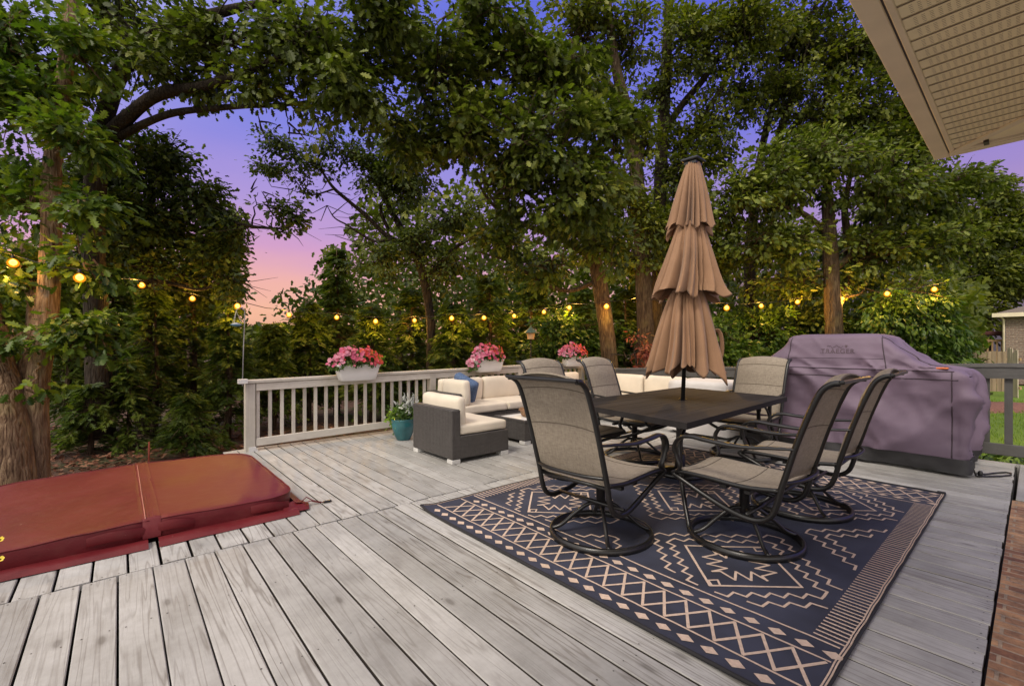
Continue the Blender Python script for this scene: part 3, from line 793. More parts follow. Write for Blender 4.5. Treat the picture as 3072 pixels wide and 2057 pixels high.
# ================================================================== umbrella
def umbrella():
    b = Vector((4.075, 2.207, 0))
    t = thing('patio_umbrella', 'closed tan three tier patio umbrella standing through the dining table', 'umbrella', b)
    m = MB(); m.lathe([(.019, .015), (.019, 2.0), (.016, 2.95)], 14); m.build('pole', M['black'], t)
    m = MB(); m.lathe([(.24, .010), (.24, .035), (.20, .060), (.05, .075), (.04, .20), (.028, .21), (.028, .19)], 28); m.build('base', M['black'], t)
    def tier(z1, z0, r1, r0, seed, scal, flare, nf):
        n = 220; rows = []; N = 26
        rr = random.Random(seed); ph = [rr.uniform(0, 6.28) for _ in range(8)]
        ang = []; t0 = rr.uniform(0, 1)
        while t0 < 6.28+.0: ang.append(t0); t0 += 6.28/nf*rr.choice((.5, .8, 1.0, 1.3, 1.5))
        if ang[-1]-6.28 > ang[0]-.12: ang.pop()
        fold = [(a, rr.uniform(.22, .72), rr.uniform(.03, .075), rr.uniform(-.12, .12), rr.uniform(0, .5)) for a in ang]
        rib = [(2*PI*k/8+rr.uniform(-.12, .12)) for k in range(8)]
        def dw(a, b): return (a-b+PI) % (2*PI)-PI
        for i in range(N+1):
            u = i/N; row = []
            for j in range(n):
                a = 2*PI*j/n; cr = 0
                for fa, dp, wd, tw, st in fold:
                    x = abs(dw(a, fa+tw*u))/(wd*(1+.6*u))
                    if x < 3: cr = max(cr, dp*math.exp(-x**1.4)*(.45+.55*min(1, max(0, u-st*.4)*2.2)))
                r = (r1+(r0-r1)*(u**flare))
                lump = .07*u*math.sin(2*a+ph[3])+.06*u*math.sin(3*a+ph[4])+.05*u*noise.noise(Vector((math.cos(a)*2.2, math.sin(a)*2.2, u*2+seed)))
                fine = (.03+.06*u)*noise.noise(Vector((math.cos(a)*9, math.sin(a)*9, u*1.2+seed)))
                r *= 1-cr*(.5+.55*u)+lump+fine
                z = z1+(z0-z1)*u
                if u > .72:
                    s = (u-.72)/.28
                    pt = max(math.exp(-(dw(a, q)/.10)**2) for q in rib)
                    z += s*s*(scal*(cr*1.5)+scal*.55-scal*.75*pt+scal*.35*math.sin(3*a+ph[5]))
                    if nf > 20: r *= 1+.06*s*s*math.sin(7*a+ph[1])
                row.append((r*math.cos(a+.06*math.sin(u*3+ph[6])), r*math.sin(a+.06*math.sin(u*3+ph[6])), z))
            rows.append(row)
        last = rows[-1]
        rows.append([(x*.97, y*.97, z+.006) for x, y, z in last])
        for q in (.85, .6): rows.append([(x*q*.94, y*q*.94, z+(z1-z0)*(1-q)*.8) for x, y, z in last])
        m = MB(); m.grid(rows, closed=True, flip=True)
        return m.build('canopy_tier', M['umb'], t)
    tier(2.975, 2.30, .062, .225, 3, .075, .85, 18)
    tier(2.40, 1.655, .115, .36, 5, .085, .95, 22)
    tier(1.76, .935, .135, .375, 9, .095, .80, 20)
    m = MB(); m.box(-.085, .085, -.085, .085, 2.985, 3.01, .008); m.box(-.06, .06, -.06, .06, 2.955, 2.985); m.build('solar_cap', M['black'], t)
    # closing strap hanging in a loop on the right
    rx, ry = .7556*.27, -.655*.27
    m = MB(); pts = []
    for i in range(21):
        a = PI*1.35*i/20-.6
        pts.append((rx-.655*.06+.7556*.055*math.cos(a), ry-.7556*.06-.655*.055*math.cos(a), 1.22+.17*math.sin(a)))
    m.tube(pts, .022, 6, flat=.15); m.build('strap', M['umb'], t)
    t.rotation_euler = Vector((.7556*.0, 0, 0))
    ax = Vector((.655, .7556, 0)); t.rotation_mode = 'QUATERNION'
    from mathutils import Quaternion
    t.rotation_quaternion = Quaternion(ax, R(2.5))
    t.location = (4.075-.7556*.031, 2.207+.655*.031, 0.0)
umbrella()
# ================================================================== lounge set
def wicker_chair():
    x0, x1, y0, y1 = 2.60, 3.36, 3.94, 4.76
    o = (2.98, 4.35, 0)
    t = thing('wicker_chair', 'dark wicker corner chair with cream cushions beside the teal pot', 'chair', o)
    m = MB(); m.box(x0+.10, x1, y0, y1, .045, .285, .008); m.build('seat_base', M['wicker'], t, o)
    m = MB(); m.box(x0, x0+.098, y0, y1, .045, .565, .012); m.build('back_panel', M['wicker'], t, o)
    for fx, fy in ((x0+.05, y0+.05), (x1-.05, y0+.05), (x0+.05, y1-.05), (x1-.05, y1-.05)):
        m = MB(); m.box(fx-.05, fx+.05, fy-.05, fy+.05, 0, .044, .004); m.build('foot', M['silver'], t, o)
    m = MB(); m.cushion((x0+.43, (y0+y1)/2, .34), (.64, .80, .105), .03, .006); m.build('seat_cushion', M['cream'], t, o)
    m = MB(); m.cushion((x0+.165, (y0+y1)/2+.02, .52), (.12, .76, .34), .05, .022, axis=0, tilt=Matrix.Rotation(-.06, 3, 'Y')); m.build('back_cushion', M['cream'], t, o)
wicker_chair()
def sofa():
    o = (3.5, 5.2, 0)
    t = thing('sectional_sofa', 'cream cushioned dark wicker sectional along the back railing', 'sofa', o)
    def part(name, mat, *boxes):
        m = MB()
        for b in boxes: m.box(*b)
        return m.build(name, mat, t, o)
    part('arm_panel', M['wicker'], (3.46, 3.55, 5.14, 5.93, .045, .575, .012))
    xs = [3.555, 4.35, 5.145, 5.94]
    for a, b in zip(xs, xs[1:]):
        part('seat_base', M['wicker'], (a+.004, b-.004, 5.14, 5.83, .045, .285, .008))
        m = MB(); m.cushion(((a+b)/2, 5.44, .345), (b-a-.012, .66, .115), .03, .007); m.build('seat_cushion', M['cream'], t, o)
        m = MB(); m.cushion(((a+b)/2, 5.76, .565), (b-a-.012, .13, .36), .05, .026, axis=1, tilt=Matrix.Rotation(.08, 3, 'X')); m.build('back_cushion', M['cream'], t, o)
    part('back_panel', M['wicker'], (3.555, 6.86, 5.835, 5.93, .045, .575, .012))
    # the return along the side railing
    part('seat_base', M['wicker'], (5.945, 6.76, 5.14, 5.83, .045, .285, .008))
    part('seat_base', M['wicker'], (6.15, 6.76, 4.32, 5.132, .045, .285, .008))
    part('seat_base', M['wicker'], (6.15, 6.76, 3.55, 4.312, .045, .285, .008))
    part('back_panel', M['wicker'], (6.765, 6.86, 3.55, 5.83, .045, .575, .012))
    for c, s in (((6.33, 5.44, .345), (.76, .66, .115)), ((6.42, 4.72, .345), (.60, .80, .115)), ((6.42, 3.93, .345), (.60, .75, .115))):
        m = MB(); m.cushion(c, s, .035, .016); m.build('seat_cushion', M['cream'], t, o)
    for c, s, ax in (((6.30, 5.76, .565), (.70, .13, .36), 1), ((6.70, 4.72, .565), (.13, .79, .36), 0), ((6.70, 3.93, .565), (.13, .74, .36), 0)):
        m = MB(); m.cushion(c, s, .05, .026, axis=ax); m.build('back_cushion', M['cream'], t, o)
    m = MB(); m.cushion((3.63, 5.40, .575), (.13, .56, .36), .05, .024, axis=0, tilt=Matrix.Rotation(-.05, 3, 'Y')); m.build('side_cushion', M['cream'], t, o)
    for fx, fy in ((3.5, 5.19), (5.9, 5.19), (6.2, 3.6), (6.8, 3.6), (3.5, 5.88)):
        m = MB(); m.box(fx-.04, fx+.04, fy-.04, fy+.04, 0, .044, .004); m.build('foot', M['silver'], t, o)
    m = MB(); m.cushion((3.86, 5.52, .60), (.14, .40, .40), .055, .035, axis=0, rot=.25, tilt=Matrix.Rotation(-.28, 3, 'Y') @ Matrix.Rotation(.45, 3, 'X'))
    tag(m.build('throw_pillow', M['blue']), 'blue woven throw pillow propped in the left corner of the sectional', 'pillow')
    m = MB(); m.cushion((5.66, 5.60, .62), (.40, .14, .40), .055, .035, axis=1, rot=-.2, tilt=Matrix.Rotation(.3, 3, 'X'))
    tag(m.build('throw_pillow', M['blue']), 'blue throw pillow on the sectional partly hidden behind the dining chair tops', 'pillow')
sofa()
def coffee():
    x0, x1, y0, y1 = 3.80, 5.0, 4.14, 4.76; o = ((x0+x1)/2, (y0+y1)/2, 0)
    t = thing('coffee_table', 'low dark wicker coffee table with pale inset top and pale feet', 'table', o)
    m = MB(); m.box(x0, x1, y0, y1, .045, .27, .008); m.build('base', M['wicker'], t, o)
    m = MB(); m.box(x0, x1, y0, y0+.05, .2705, .30, .004); m.box(x0, x1, y1-.05, y1, .2705, .30, .004); m.box(x0, x0+.05, y0+.0505, y1-.0505, .2705, .30, .004); m.box(x1-.05, x1, y0+.0505, y1-.0505, .2705, .30, .004); m.build('rim', M['wicker'], t, o)
    m = MB(); m.box(x0+.052, x1-.052, y0+.052, y1-.052, .271, .292, .002); m.build('top', M['white_plastic'], t, o)
    for fx, fy in ((x0+.05, y0+.05), (x1-.05, y0+.05), (x0+.05, y1-.05), (x1-.05, y1-.05)):
        m = MB(); m.box(fx-.05, fx+.05, fy-.05, fy+.05, 0, .044, .004); m.build('foot', M['silver'], t, o)
    b = thing('basket_tray', 'round brown wicker tray with looped handles on the coffee table', 'tray', (4.22, 4.40, .294))
    m = MB(); m.lathe([(.16, 0), (.185, .015), (.20, .075), (.205, .08), (.195, .08), (.178, .02), (.02, .012)], 32); m.build('bowl', M['basket'], b)
    for s in (-1, 1):
        m = MB(); m.tube([(s*(.19+.02*math.sin(PI*i/12)), .10*math.cos(PI*i/12), .075+.05*math.sin(PI*i/12)) for i in range(13)], .009, 6); m.build('handle', M['basket'], b)
    m = MB(); m.lathe([(.05, .0), (.052, .10), (.05, .11), (.035, .115)], 20, (.03, .02, .015)); m.build('candle', M['basket'], b)
coffee()
def covered_box():
    m = MB(); x0, x1, y0, y1, h = 5.95, 6.75, 2.62, 3.46, .745
    rows = []
    n = 40
    for f, z, w in ((1.03, .04, .03), (1.02, .2, .03), (1.01, .4, .025), (1.0, .6, .015), (.995, .69, .008), (.97, .735, .006), (.9, h, .006), (.6, h+.004, .006), (.3, h+.002, .004), (.05, h, .003)):
        row = []
        for i in range(n):
            a = 2*PI*i/n; c, s = math.cos(a), math.sin(a); k = 1/max(abs(c), abs(s)); k = k*.86+.14*1.15
            ww = noise.noise(Vector((c*4, s*4, z*1.3)))*w*1.3
            row.append(((x0+x1)/2+(x1-x0)/2*c*k*f+ww, (y0+y1)/2+(y1-y0)/2*s*k*f+ww, z+ww*.4))
        rows.append(row)
    m.grid(rows, closed=True); m.add(rows[-1], [tuple(range(n))])
    tag(m.build('covered_fire_table', M['cloth_white']), 'low table under a rumpled off white cloth cover behind the dining table', 'covered table')
covered_box()

# ================================================================== plants in pots
PET = leaf_mat('petunia_petals', [(.56, .26, .34), (.60, .17, .26), (.50, .06, .16), (.64, .20, .26), (.60, .06, .08), (.66, .085, .06), (.68, .15, .06)], .30, .55, (1.1, .9, .8))
PLF = leaf_mat('petunia_leaves', [(.03, .06, .012), (.06, .115, .02), (.11, .17, .03)], .3, .5)
LIME = leaf_mat('lime_vine_leaves', [(.14, .24, .025), (.20, .32, .03), (.28, .38, .05)], .35, .5)
SILV = leaf_mat('dusty_miller_leaves', [(.34, .36, .33), (.45, .47, .44), (.55, .56, .52)], .2, .8, (1, 1, 1))
WHT = leaf_mat('white_petals', [(.70, .70, .62), (.80, .80, .76)], .25, .6, (1, 1, 1))
YEL = leaf_mat('yellow_petals', [(.75, .55, .03), (.85, .68, .06), (.85, .78, .35)], .25, .6, (1, 1, 1))
def blossom_field(name, cen, nrm, size, rnd, mat, parent, origin, petals=5, cup=.35):
    P_ = []; Rr = []
    N = len(cen)
    n = nrm/np.linalg.norm(nrm, axis=1, keepdims=True)
    u = np.cross(n, rdir(N)); u /= np.linalg.norm(u, axis=1, keepdims=True); v = np.cross(n, u)
    for k in range(petals):
        a = 2*PI*k/petals; w = PI/petals*1.08
        pts = [(0, 0, 0), (.62, a-w, cup*.62), (1.0, a-w*.75, cup), (1.08, a, cup*.92), (1.0, a+w*.75, cup), (.62, a+w, cup*.62)]
        poly = []
        for r, t, z in pts:
            poly.append(cen+size[:, None]*(u*(r*math.cos(t))+v*(r*math.sin(t))+n*z))
        P_.append(np.stack(poly, 1)); Rr.append(np.clip(rnd+RNG.normal(0, .03, N), 0, 1))
    return soup(name, np.concatenate(P_), None, np.concatenate(Rr), mat, parent, origin)
def flower_box(x, rmin, rmax, label, lean, dz, hang):
    y = 5.965; z = .83+.015*(x-1.15)
    o = (x, y, z)
    t = thing('flower_box', label, 'flower box', o, 0, 'flower boxes hung on the back railing')
    m = MB(); L, w = .30, .095
    prof = [(-.085, .72, .62), (-.075, .80, .72), (.0, .88, .85), (.09, .95, .95), (.105, 1.0, 1.0), (.128, 1.03, 1.05), (.130, 1.0, .98), (.10, .96, .9)]
    rows = []
    for zz, a, b in prof:
        row = []
        for i in range(36):
            th = 2*PI*i/36; c, s = math.cos(th), math.sin(th)
            e = .32
            row.append((math.copysign(abs(c)**e, c)*L*a, math.copysign(abs(s)**e, s)*w*b-.055, zz+.01))
        rows.append(row)
    m.grid(rows, closed=True, flip=False); m.add(rows[0], [tuple(range(36))[::-1]])
    m.build('planter_trough', M['white_plastic'], t)
    s = MB(); s.box(-.26, .26, -.135, .025, .085, .108, .004); s.build('soil', M['soil'], t)
    # foliage mound, drooping over the near left end
    N = 1500
    th = RNG.uniform(0, 2*PI, N); rr = np.sqrt(RNG.uniform(0, 1, N))
    px = rr*np.cos(th)*.34-.03; py = rr*np.sin(th)*.17-.05
    pz = .12+.20*(1-rr**2)*RNG.uniform(.2, 1, N)+.02*np.sin(px*30)
    over = np.clip((-px-.20)/.15, 0, 1)*hang; pz -= over*.20; px = px-over*.02
    cen = np.stack([px, py, pz], 1)
    lv = leaves(cen, rdir(N)+np.array([0, 0, .3]), rdir(N)+np.array([0, -.3, 1.]), RNG.uniform(.028, .05, N), OVAL)
    soup('foliage', lv, None, np.tile(RNG.uniform(0, 1, N), 2), PLF, t)
    N = 230
    th = RNG.uniform(0, 2*PI, N); rr = np.sqrt(RNG.uniform(.05, 1, N))
    px = rr*np.cos(th)*.35-.03+RNG.normal(0, .02, N); py = rr*np.sin(th)*.20-.06
    pz = .15+.185*(1-.85*rr**2)+RNG.normal(0, .036, N)
    over = np.clip((-px-.20)/.15, 0, 1)*hang; pz -= over*RNG.uniform(.05, .22, N)
    cen = np.stack([px, py, pz], 1)
    rnd = np.clip(.52+px*1.5+RNG.normal(0, .2, N), 0, 1)
    nr = np.stack([px*2, py*3-.55, .6+pz*0], 1)+rdir(N)*.45
    b = blossom_field('blossoms', cen, nr, RNG.uniform(.015, .031, N), rnd, PET, t, None)
    b['kind'] = 'stuff'
    N = 90
    c = np.stack([RNG.normal(.32 if lean > 0 else .08, .035, N), RNG.normal(-.04, .03, N), RNG.uniform(.10, .23, N)], 1)
    lv = leaves(c, rdir(N)+np.array([.4, 0, .4]), rdir(N)+np.array([0, 0, 1.]), RNG.uniform(.03, .055, N), OVAL)
    soup('lime_foliage', lv, None, np.tile(RNG.uniform(0, 1, N), 2), LIME, t)
flower_box(2.40, 0, 0, 'white flower box of pink and coral petunias nearest the hot tub', 1, 0, .25)
flower_box(4.60, 0, 0, 'white flower box with petunias spilling over its left end, above the sofa', -1, 0, 1.0)
flower_box(6.72, 0, 0, 'white flower box farthest from the hot tub, half hidden by dining chair backs', -1, 0, .3)
def teal_pot():
    o = (2.83, 5.45, 0)
    t = thing('plant_pot', 'teal glazed pot of white flowers, lime vine and silver foliage by the wicker chair', 'potted plant', o)
    m = MB(); m.lathe([(.085, 0), (.092, .012), (.128, .09), (.150, .17), (.156, .21), (.150, .245), (.158, .262), (.160, .275), (.150, .28), (.143, .26), (.143, .24)], 40); m.build('pot', M['teal'], t)
    m = MB(); m.lathe([(.142, .235), (.10, .25), (.02, .255)], 20); m.build('soil', M['soil'], t)
    def mound(name, n, mu, sg, size, tpl, mat, up=.6):
        c = RNG.normal(size=(n, 3))*np.array(sg)+np.array(mu)
        lv = leaves(c, rdir(n)+np.array([0, 0, up]), rdir(n)+np.array([0, 0, 1.]), RNG.uniform(*size, n), tpl)
        soup(name, lv, None, np.tile(RNG.uniform(0, 1, n), 2), mat, t)
    mound('green_foliage', 620, (0, -.01, .34), (.08, .08, .05), (.03, .055), OVAL, PLF)
    mound('lime_vine', 90, (-.12, .06, .30), (.035, .05, .08), (.04, .07), OVAL, LIME, -.2)
    mound('silver_foliage', 90, (.07, -.01, .41), (.05, .05, .06), (.06, .11), OAK*np.array([.55, 1]), SILV, 1.6)
    n = 34; c = RNG.normal(size=(n, 3))*np.array([.085, .085, .035])+np.array([0, -.02, .385])
    blossom_field('white_blossoms', c, rdir(n)+np.array([-.4, -.5, .7]), RNG.uniform(.015, .024, n), RNG.uniform(0, 1, n), WHT, t, None)
teal_pot()
def yellow_plant():
    o = (-.62, 3.35, 0)
    t = thing('yellow_flowers', 'yellow lily flowers poking in at the left edge in front of the hot tub cover', 'flowering plant', o)
    m = MB()
    tips = [(.150, .225, .205), (.158, .165, .12), (.02, .1, .26), (-.1, .05, .28)]
    for p in tips: m.tube([(p[0]*.3-.08, p[1]*.3, .0), (p[0]*.6-.05, p[1]*.7, p[2]*.6), p], .004, 5)
    m.build('stems', PLF, t)
    c = np.array(tips); blossom_field('blossoms', c, np.array([[-.3, -.8, .6]]*4), np.array([.013, .014, .012, .012]), RNG.uniform(0, 1, 4), YEL, t, None, 6, .35)
    n = 40; cc = RNG.normal(size=(n, 3))*np.array([.05, .08, .05])+np.array([-.13, 0, .09])
    soup('foliage', leaves(cc, rdir(n)+np.array([0, 0, 1.]), rdir(n), RNG.uniform(.06, .11, n), OVAL*np.array([.5, 1])), None, np.tile(RNG.uniform(0, 1, n), 2), LIME, t)
yellow_plant()

# ================================================================== feeders, stake
def hook():
    o = (1.07, 5.96, .83)
    t = thing('shepherd_hook', 'thin grey metal shepherd hook clamped to the end post of the railing', 'hook', o)
    m = MB(); m.tube([(0, 0, -.06), (0.012, 0, .4), (.025, 0, .74), (.022, -.01, .80), (.0, -.015, .835), (-.04, -.02, .835), (-.065, -.02, .80)], .0055, 8); m.build('rod', simple('grey_steel', (.25, .25, .25), .4), t)
    m = MB(); m.box(-.045, .05, -.03, .03, -.035, .02, .004); m.build('clamp', M['silver'], t)
    f = thing('bird_feeder', 'small dish feeder hanging from the thin hook at the railing end', 'bird feeder', (1.005, 5.94, 1.45))
    m = MB(); m.lathe([(.015, -.002), (.045, .008), (.062, .02), (.058, .023), (.015, .015)], 24); m.build('dish', simple('blue_feeder_glass', (.10, .22, .30), .2), f)
    m = MB(); m.lathe([(.05, .025), (.04, .034), (.015, .04), (.005, .045)], 24); m.build('lid', simple('pale_feeder_lid', (.40, .40, .42), .4), f)
    m = MB()
    for a in range(3): m.tube([(.055*math.cos(a*2.1), .055*math.sin(a*2.1), .035), (0, 0, .178)], .002, 4)
    m.build('wires', M['silver'], f)
hook()
def birdhouse():
    p = P(1214, 766, 9.6)
    t = thing('bird_feeder', 'lantern shaped bird feeder with green roof on a pole beyond the railing', 'bird feeder', p)
    m = MB(); m.lathe([(.085, -.09), (.075, -.075), (.095, .055), (.09, .06)], 6); m.build('seed_box', simple('tan_feeder_panel', (.50, .30, .15), .6), t)
    m = MB(); m.lathe([(.155, .045), (.14, .06), (.06, .13), (.02, .16), (.012, .2), (.002, .21)], 8); m.build('roof', simple('green_feeder_roof', (.10, .16, .12), .5), t)
    m = MB(); m.tube([(0, 0, -.09), (0, 0, -2.3)], .014, 8); m.build('pole', M['dark'], t)
birdhouse()
m = MB(); a = P(340, 1010, 6.6); m.tube([(a.x, a.y, -.6), (a.x+.004, a.y, a.z)], .012, 6)
tag(m.build('metal_stake', M['red_stake']), 'thin rusty red stake standing behind the hot tub cover', 'stake')

# ================================================================== covered grill
def grill():
    o = (6.45, 1.40, 0)
    t = thing('covered_grill', 'large barbecue grill under a wrinkled mauve fabric cover with black hem', 'grill', o)
    # outline levels: (z, xfront, xback, yright, yleft, corner radius)
    LV = [(.03, 5.955, 6.985, .425, 2.42, .05), (.165, 5.950, 6.985, .420, 2.42, .05), (.30, 5.955, 6.98, .405, 2.42, .06), (.50, 5.965, 6.975, .395, 2.41, .07), (.70, 5.972, 6.97, .40, 2.40, .07),
          (.85, 5.965, 6.965, .415, 2.39, .06), (.945, 5.960, 6.96, .43, 2.38, .05), (.985, 5.965, 6.955, .46, 2.365, .05), (1.008, 5.985, 6.94, .55, 2.31, .06), (1.035, 5.992, 6.93, .70, 2.20, .08), (1.09, 6.00, 6.92, .80, 2.11, .09),
          (1.17, 6.02, 6.90, .885, 2.045, .09), (1.26, 6.045, 6.87, .96, 1.985, .09), (1.325, 6.075, 6.84, 1.01, 1.945, .09), (1.352, 6.115, 6.80, 1.06, 1.91, .08), (1.364, 6.18, 6.74, 1.13, 1.85, .08), (1.368, 6.30, 6.62, 1.28, 1.70, .08)]
    def lerp_lv(zf):
        i = min(int(zf), len(LV)-2); f = zf-i
        return [LV[i][k]*(1-f)+LV[i+1][k]*f for k in range(6)]
    def outline(L):
        z, xa, xb, ya, yb, r = L
        pts = []
        def ln(p, q, n): 
            for i in range(n): pts.append((p[0]+(q[0]-p[0])*i/n, p[1]+(q[1]-p[1])*i/n))
        def ac(cx, cy, a0, n=6):
            for i in range(n): pts.append((cx+r*math.cos(a0+PI/2*i/n), cy+r*math.sin(a0+PI/2*i/n)))
        ln((xa, yb-r), (xa, ya+r), 70); ac(xa+r, ya+r, PI); ln((xa+r, ya), (xb-r, ya), 36); ac(xb-r, ya+r, -PI/2)
        ln((xb, ya+r), (xb, yb-r), 40); ac(xb-r, yb-r, 0); ln((xb-r, yb), (xa+r, yb), 36); ac(xa+r, yb-r, PI/2)
        return pts
    def wrinkle(x, y, z):
        p = Vector((x, y, z)); w = 0
        front = max(0, min(1, (6.12-x)/.1))
        # long diagonal pulls on the lower front, running from the right shoulder down to the left
        s = (y-.45)*.62+(z-.98)*-.9
        w += front*.036*math.sin(s*9+1.2*noise.noise(p*1.5))*max(0, min(1, (1.0-z)/.3))*max(.25, 1-abs(y-1.0)/1.2)
        w += .026*noise.noise(Vector((x*2.2, y*2.2+z*1.6, z*1.2)))+.018*noise.noise(Vector((x*5, y*4.5+z*3.5, z*2.5)))
        # short folds radiating near the hood ends and the shelf
        k = max(0, 1-abs(z-1.03)/.22)
        w += k*.026*math.sin((y*17-z*22)+3*noise.noise(p*3))*max(0, min(1, 1.25-abs(y-.85)*1.6))
        w += k*.020*math.sin(y*30+z*30)*max(0, min(1, (y-1.75)*4))
        k2 = max(0, 1-abs(y-.40)/.09)
        w += k2*(.06*math.sin(x*7.5+.8)*max(0, min(1, (1-z)*3))*min(1, z*3)+.016*math.sin(x*16+z*5))
        w += .006*noise.noise(p*11)
        q = Vector((y*2.4+z*2.0+x*1.5, (z-y*.8)*.9, x*1.4))
        w += .050*(max(0, 1-3.4*abs(noise.noise(q*1.15)))**1.6)*(.3+.7*max(0, min(1, (1.12-z)*4)))-.010
        q2 = Vector(((z*1.2-y)*3.2, (z+y)*1.1, x*3))
        w += .026*(max(0, 1-3.8*abs(noise.noise(q2*1.3)))**1.6)
        w *= 1-.75*max(0, min(1, (z-1.02)*12))*max(0, min(1, (y-1.05)*6))*max(0, min(1, (1.95-y)*6))
        return w
    rows = []; n = None
    ZS = [i*.25 for i in range(4*(len(LV)-1)+1)]
    for zf in ZS:
        L = lerp_lv(zf); pts = outline(L); n = len(pts); row = []
        for i, (x, y) in enumerate(pts):
            a = Vector(pts[i-1]); b = Vector(pts[(i+1) % n]); tn = (b-a).normalized(); nr = Vector((-tn.y, tn.x))
            w = wrinkle(x, y, L[0])*(1 if L[0] > .1 else .5)
            zz = L[0]
            # cloth sags between the hood and the shelf edge and over the lid
            if L[0] > .98: zz += -.012*math.sin((x-5.95)*3.1)*0+.006*noise.noise(Vector((x*5, y*5, 2)))
            row.append((x-nr.x*w, y-nr.y*w, zz))
        rows.append(row)
    m = MB(); hem_k = 4
    m.grid(rows[hem_k:], closed=True, flip=False); m.add(rows[-1], [tuple(range(n))])
    body = m.build('cover', M['grill'], t, o)
    h = MB()
    ex = []
    for r in rows[:hem_k+1]:
        cx, cy = 6.45, 1.4; ex.append([(x+.006*math.copysign(1, x-cx), y+.006*math.copysign(1, y-cy), z) for x, y, z in r])
    h.grid(ex, closed=True); h.build('hem', M['grill_hem'], t, o)
    V = [Vector(p) for r in rows for p in r]
    tr = []
    for i in range(len(rows)-1):
        for j in range(n): tr.append((i*n+j, i*n+(j+1) % n, (i+1)*n+(j+1) % n, (i+1)*n+j))
    bv = BVHTree.FromPolygons(V, tr)
    def onfront(y, z, off=.002, x0=5.0):
        hit = bv.ray_cast(Vector((x0, y, z)), Vector((1, 0, 0)))
        return Vector((hit[0].x-off, y, z)) if hit[0] else Vector((6, y, z))
    def onside(x, z, off=.002):
        hit = bv.ray_cast(Vector((x, -1, z)), Vector((0, 1, 0)))
        return Vector((x, hit[0].y-off, z)) if hit[0] else None
    def ontop(x, y, off=.002):
        hit = bv.ray_cast(Vector((x, y, 3)), Vector((0, 0, -1)))
        return Vector((x, y, hit[0].z+off)) if hit[0] else None
    pm = MB()
    def seam(pts, r=.0052): 
        pts = [p for p in pts if p is not None]
        if len(pts) > 1: pm.tube(pts, r, 5)
    lin = lambda a, b, k: [a+(b-a)*i/k for i in range(k+1)]
    seam([onfront(y, .985) for y in lin(.50, 2.34, 60)])
    seam([onfront(y, .905) for y in lin(.47, 2.36, 60)])
    seam([onfront(.515, z) for z in lin(.17, .975, 30)])
    seam([onfront(1.06-.06*(1.33-z)/.34, z) for z in lin(1.0, 1.335, 16)])
    seam([onfront(1.90+.02*(1.33-z)/.3, z) for z in lin(1.0, 1.33, 16)])
    seam([onfront(y, 1.095) for y in lin(1.03, 1.95, 30)], .002)
    seam([ontop(6.10+.08*math.sin(i/20*PI), 1.055-.53*i/20+.03*math.sin(i/20*PI)) for i in range(21)])
    seam([onside(6.02+.42*(i/24), .94-.0*i) for i in range(25)])
    seam([onside(6.18+.12*math.sin(i/24*3), .93-.72*i/24) for i in range(25)])
    seam([(r[n//2+40][0], r[n//2+40][1], r[n//2+40][2]) for r in rows[8:30]] and [])
    pm.build('piping', M['piping'], t, o)
    # lettering and emblem printed on the hood
    cu = bpy.data.curves.new('print', 'FONT'); cu.body = 'TRAEGER'; cu.size = .068; cu.align_x = 'CENTER'; cu.space_character = 1.12; cu.resolution_u = 3
    fo = bpy.data.objects.new('print', cu); COL.objects.link(fo)
    bpy.context.view_layer.update()
    dg = bpy.context.evaluated_depsgraph_get()
    tm = bpy.data.meshes.new_from_object(fo.evaluated_get(dg)); bpy.data.objects.remove(fo)
    lm = MB()
    yc, zc = 1.435, 1.150
    f2 = lambda u, w: tuple(onfront(yc-u, zc+w, .005))
    lm.add([f2(v.co.x, v.co.y) for v in tm.vertices], [tuple(p.vertices) for p in tm.polygons])
    xs = [v.co.x for v in tm.vertices]
    # small serifs under and over the letters
    for u in lin(min(xs), max(xs), 14):
        lm.add([f2(u-.006, -.001), f2(u+.006, -.001), f2(u+.006, .003), f2(u-.006, .003)], [(0, 1, 2, 3)])
    # emblem: low rolling line ending in a small spiky leaf
    for i in range(26):
        u = -.10+.15*i/26; v = .068+.012*math.sin(i*.5)+.006*math.sin(i*1.3); u2 = -.10+.15*(i+1)/26; v2 = .068+.012*math.sin((i+1)*.5)+.006*math.sin((i+1)*1.3)
        lm.add([f2(u, v), f2(u2, v2), f2(u2, v2+.006), f2(u, v+.006)], [(0, 1, 2, 3)])
    for k in range(6):
        a = 2*PI*k/6; c, s = math.cos(a), math.sin(a)
        lm.add([f2(.078-s*.004, .080+c*.004), f2(.078+c*.022, .080+s*.020), f2(.078+s*.004, .080-c*.004)], [(0, 1, 2)])
    lm.add([f2(.076, .055), f2(.080, .055), f2(.080, .08), f2(.076, .08)], [(0, 1, 2, 3)])
    lm.build('printed_logo', M['print'], body, o)
    q = ontop(6.10, .50, .004)
    g = MB(); c = onfront(.60, 1.0); g.box(c.x-.004, c.x+.05, .54, .63, 1.006, 1.022, .004); g.build('orange_tag', M['orange'], body, o)
    dc = MB(); pts = [(6.02, .40, .13), (6.03, .375, .07), (6.05, .36, .015), (6.12, .30, .010), (6.22, .22, .010), (6.36, .15, .010), (6.46, .15, .010), (6.47, .185, .010), (6.36, .25, .010), (6.22, .31, .010), (6.08, .37, .03)]
    dc.tube(pts, .0075, 8); dc.lathe([(.012, 0), (.018, .01), (.018, .04), (.01, .05)], 10, (6.10, .335, .008)); dc.build('drawcord', M['black'], t, o)
grill()

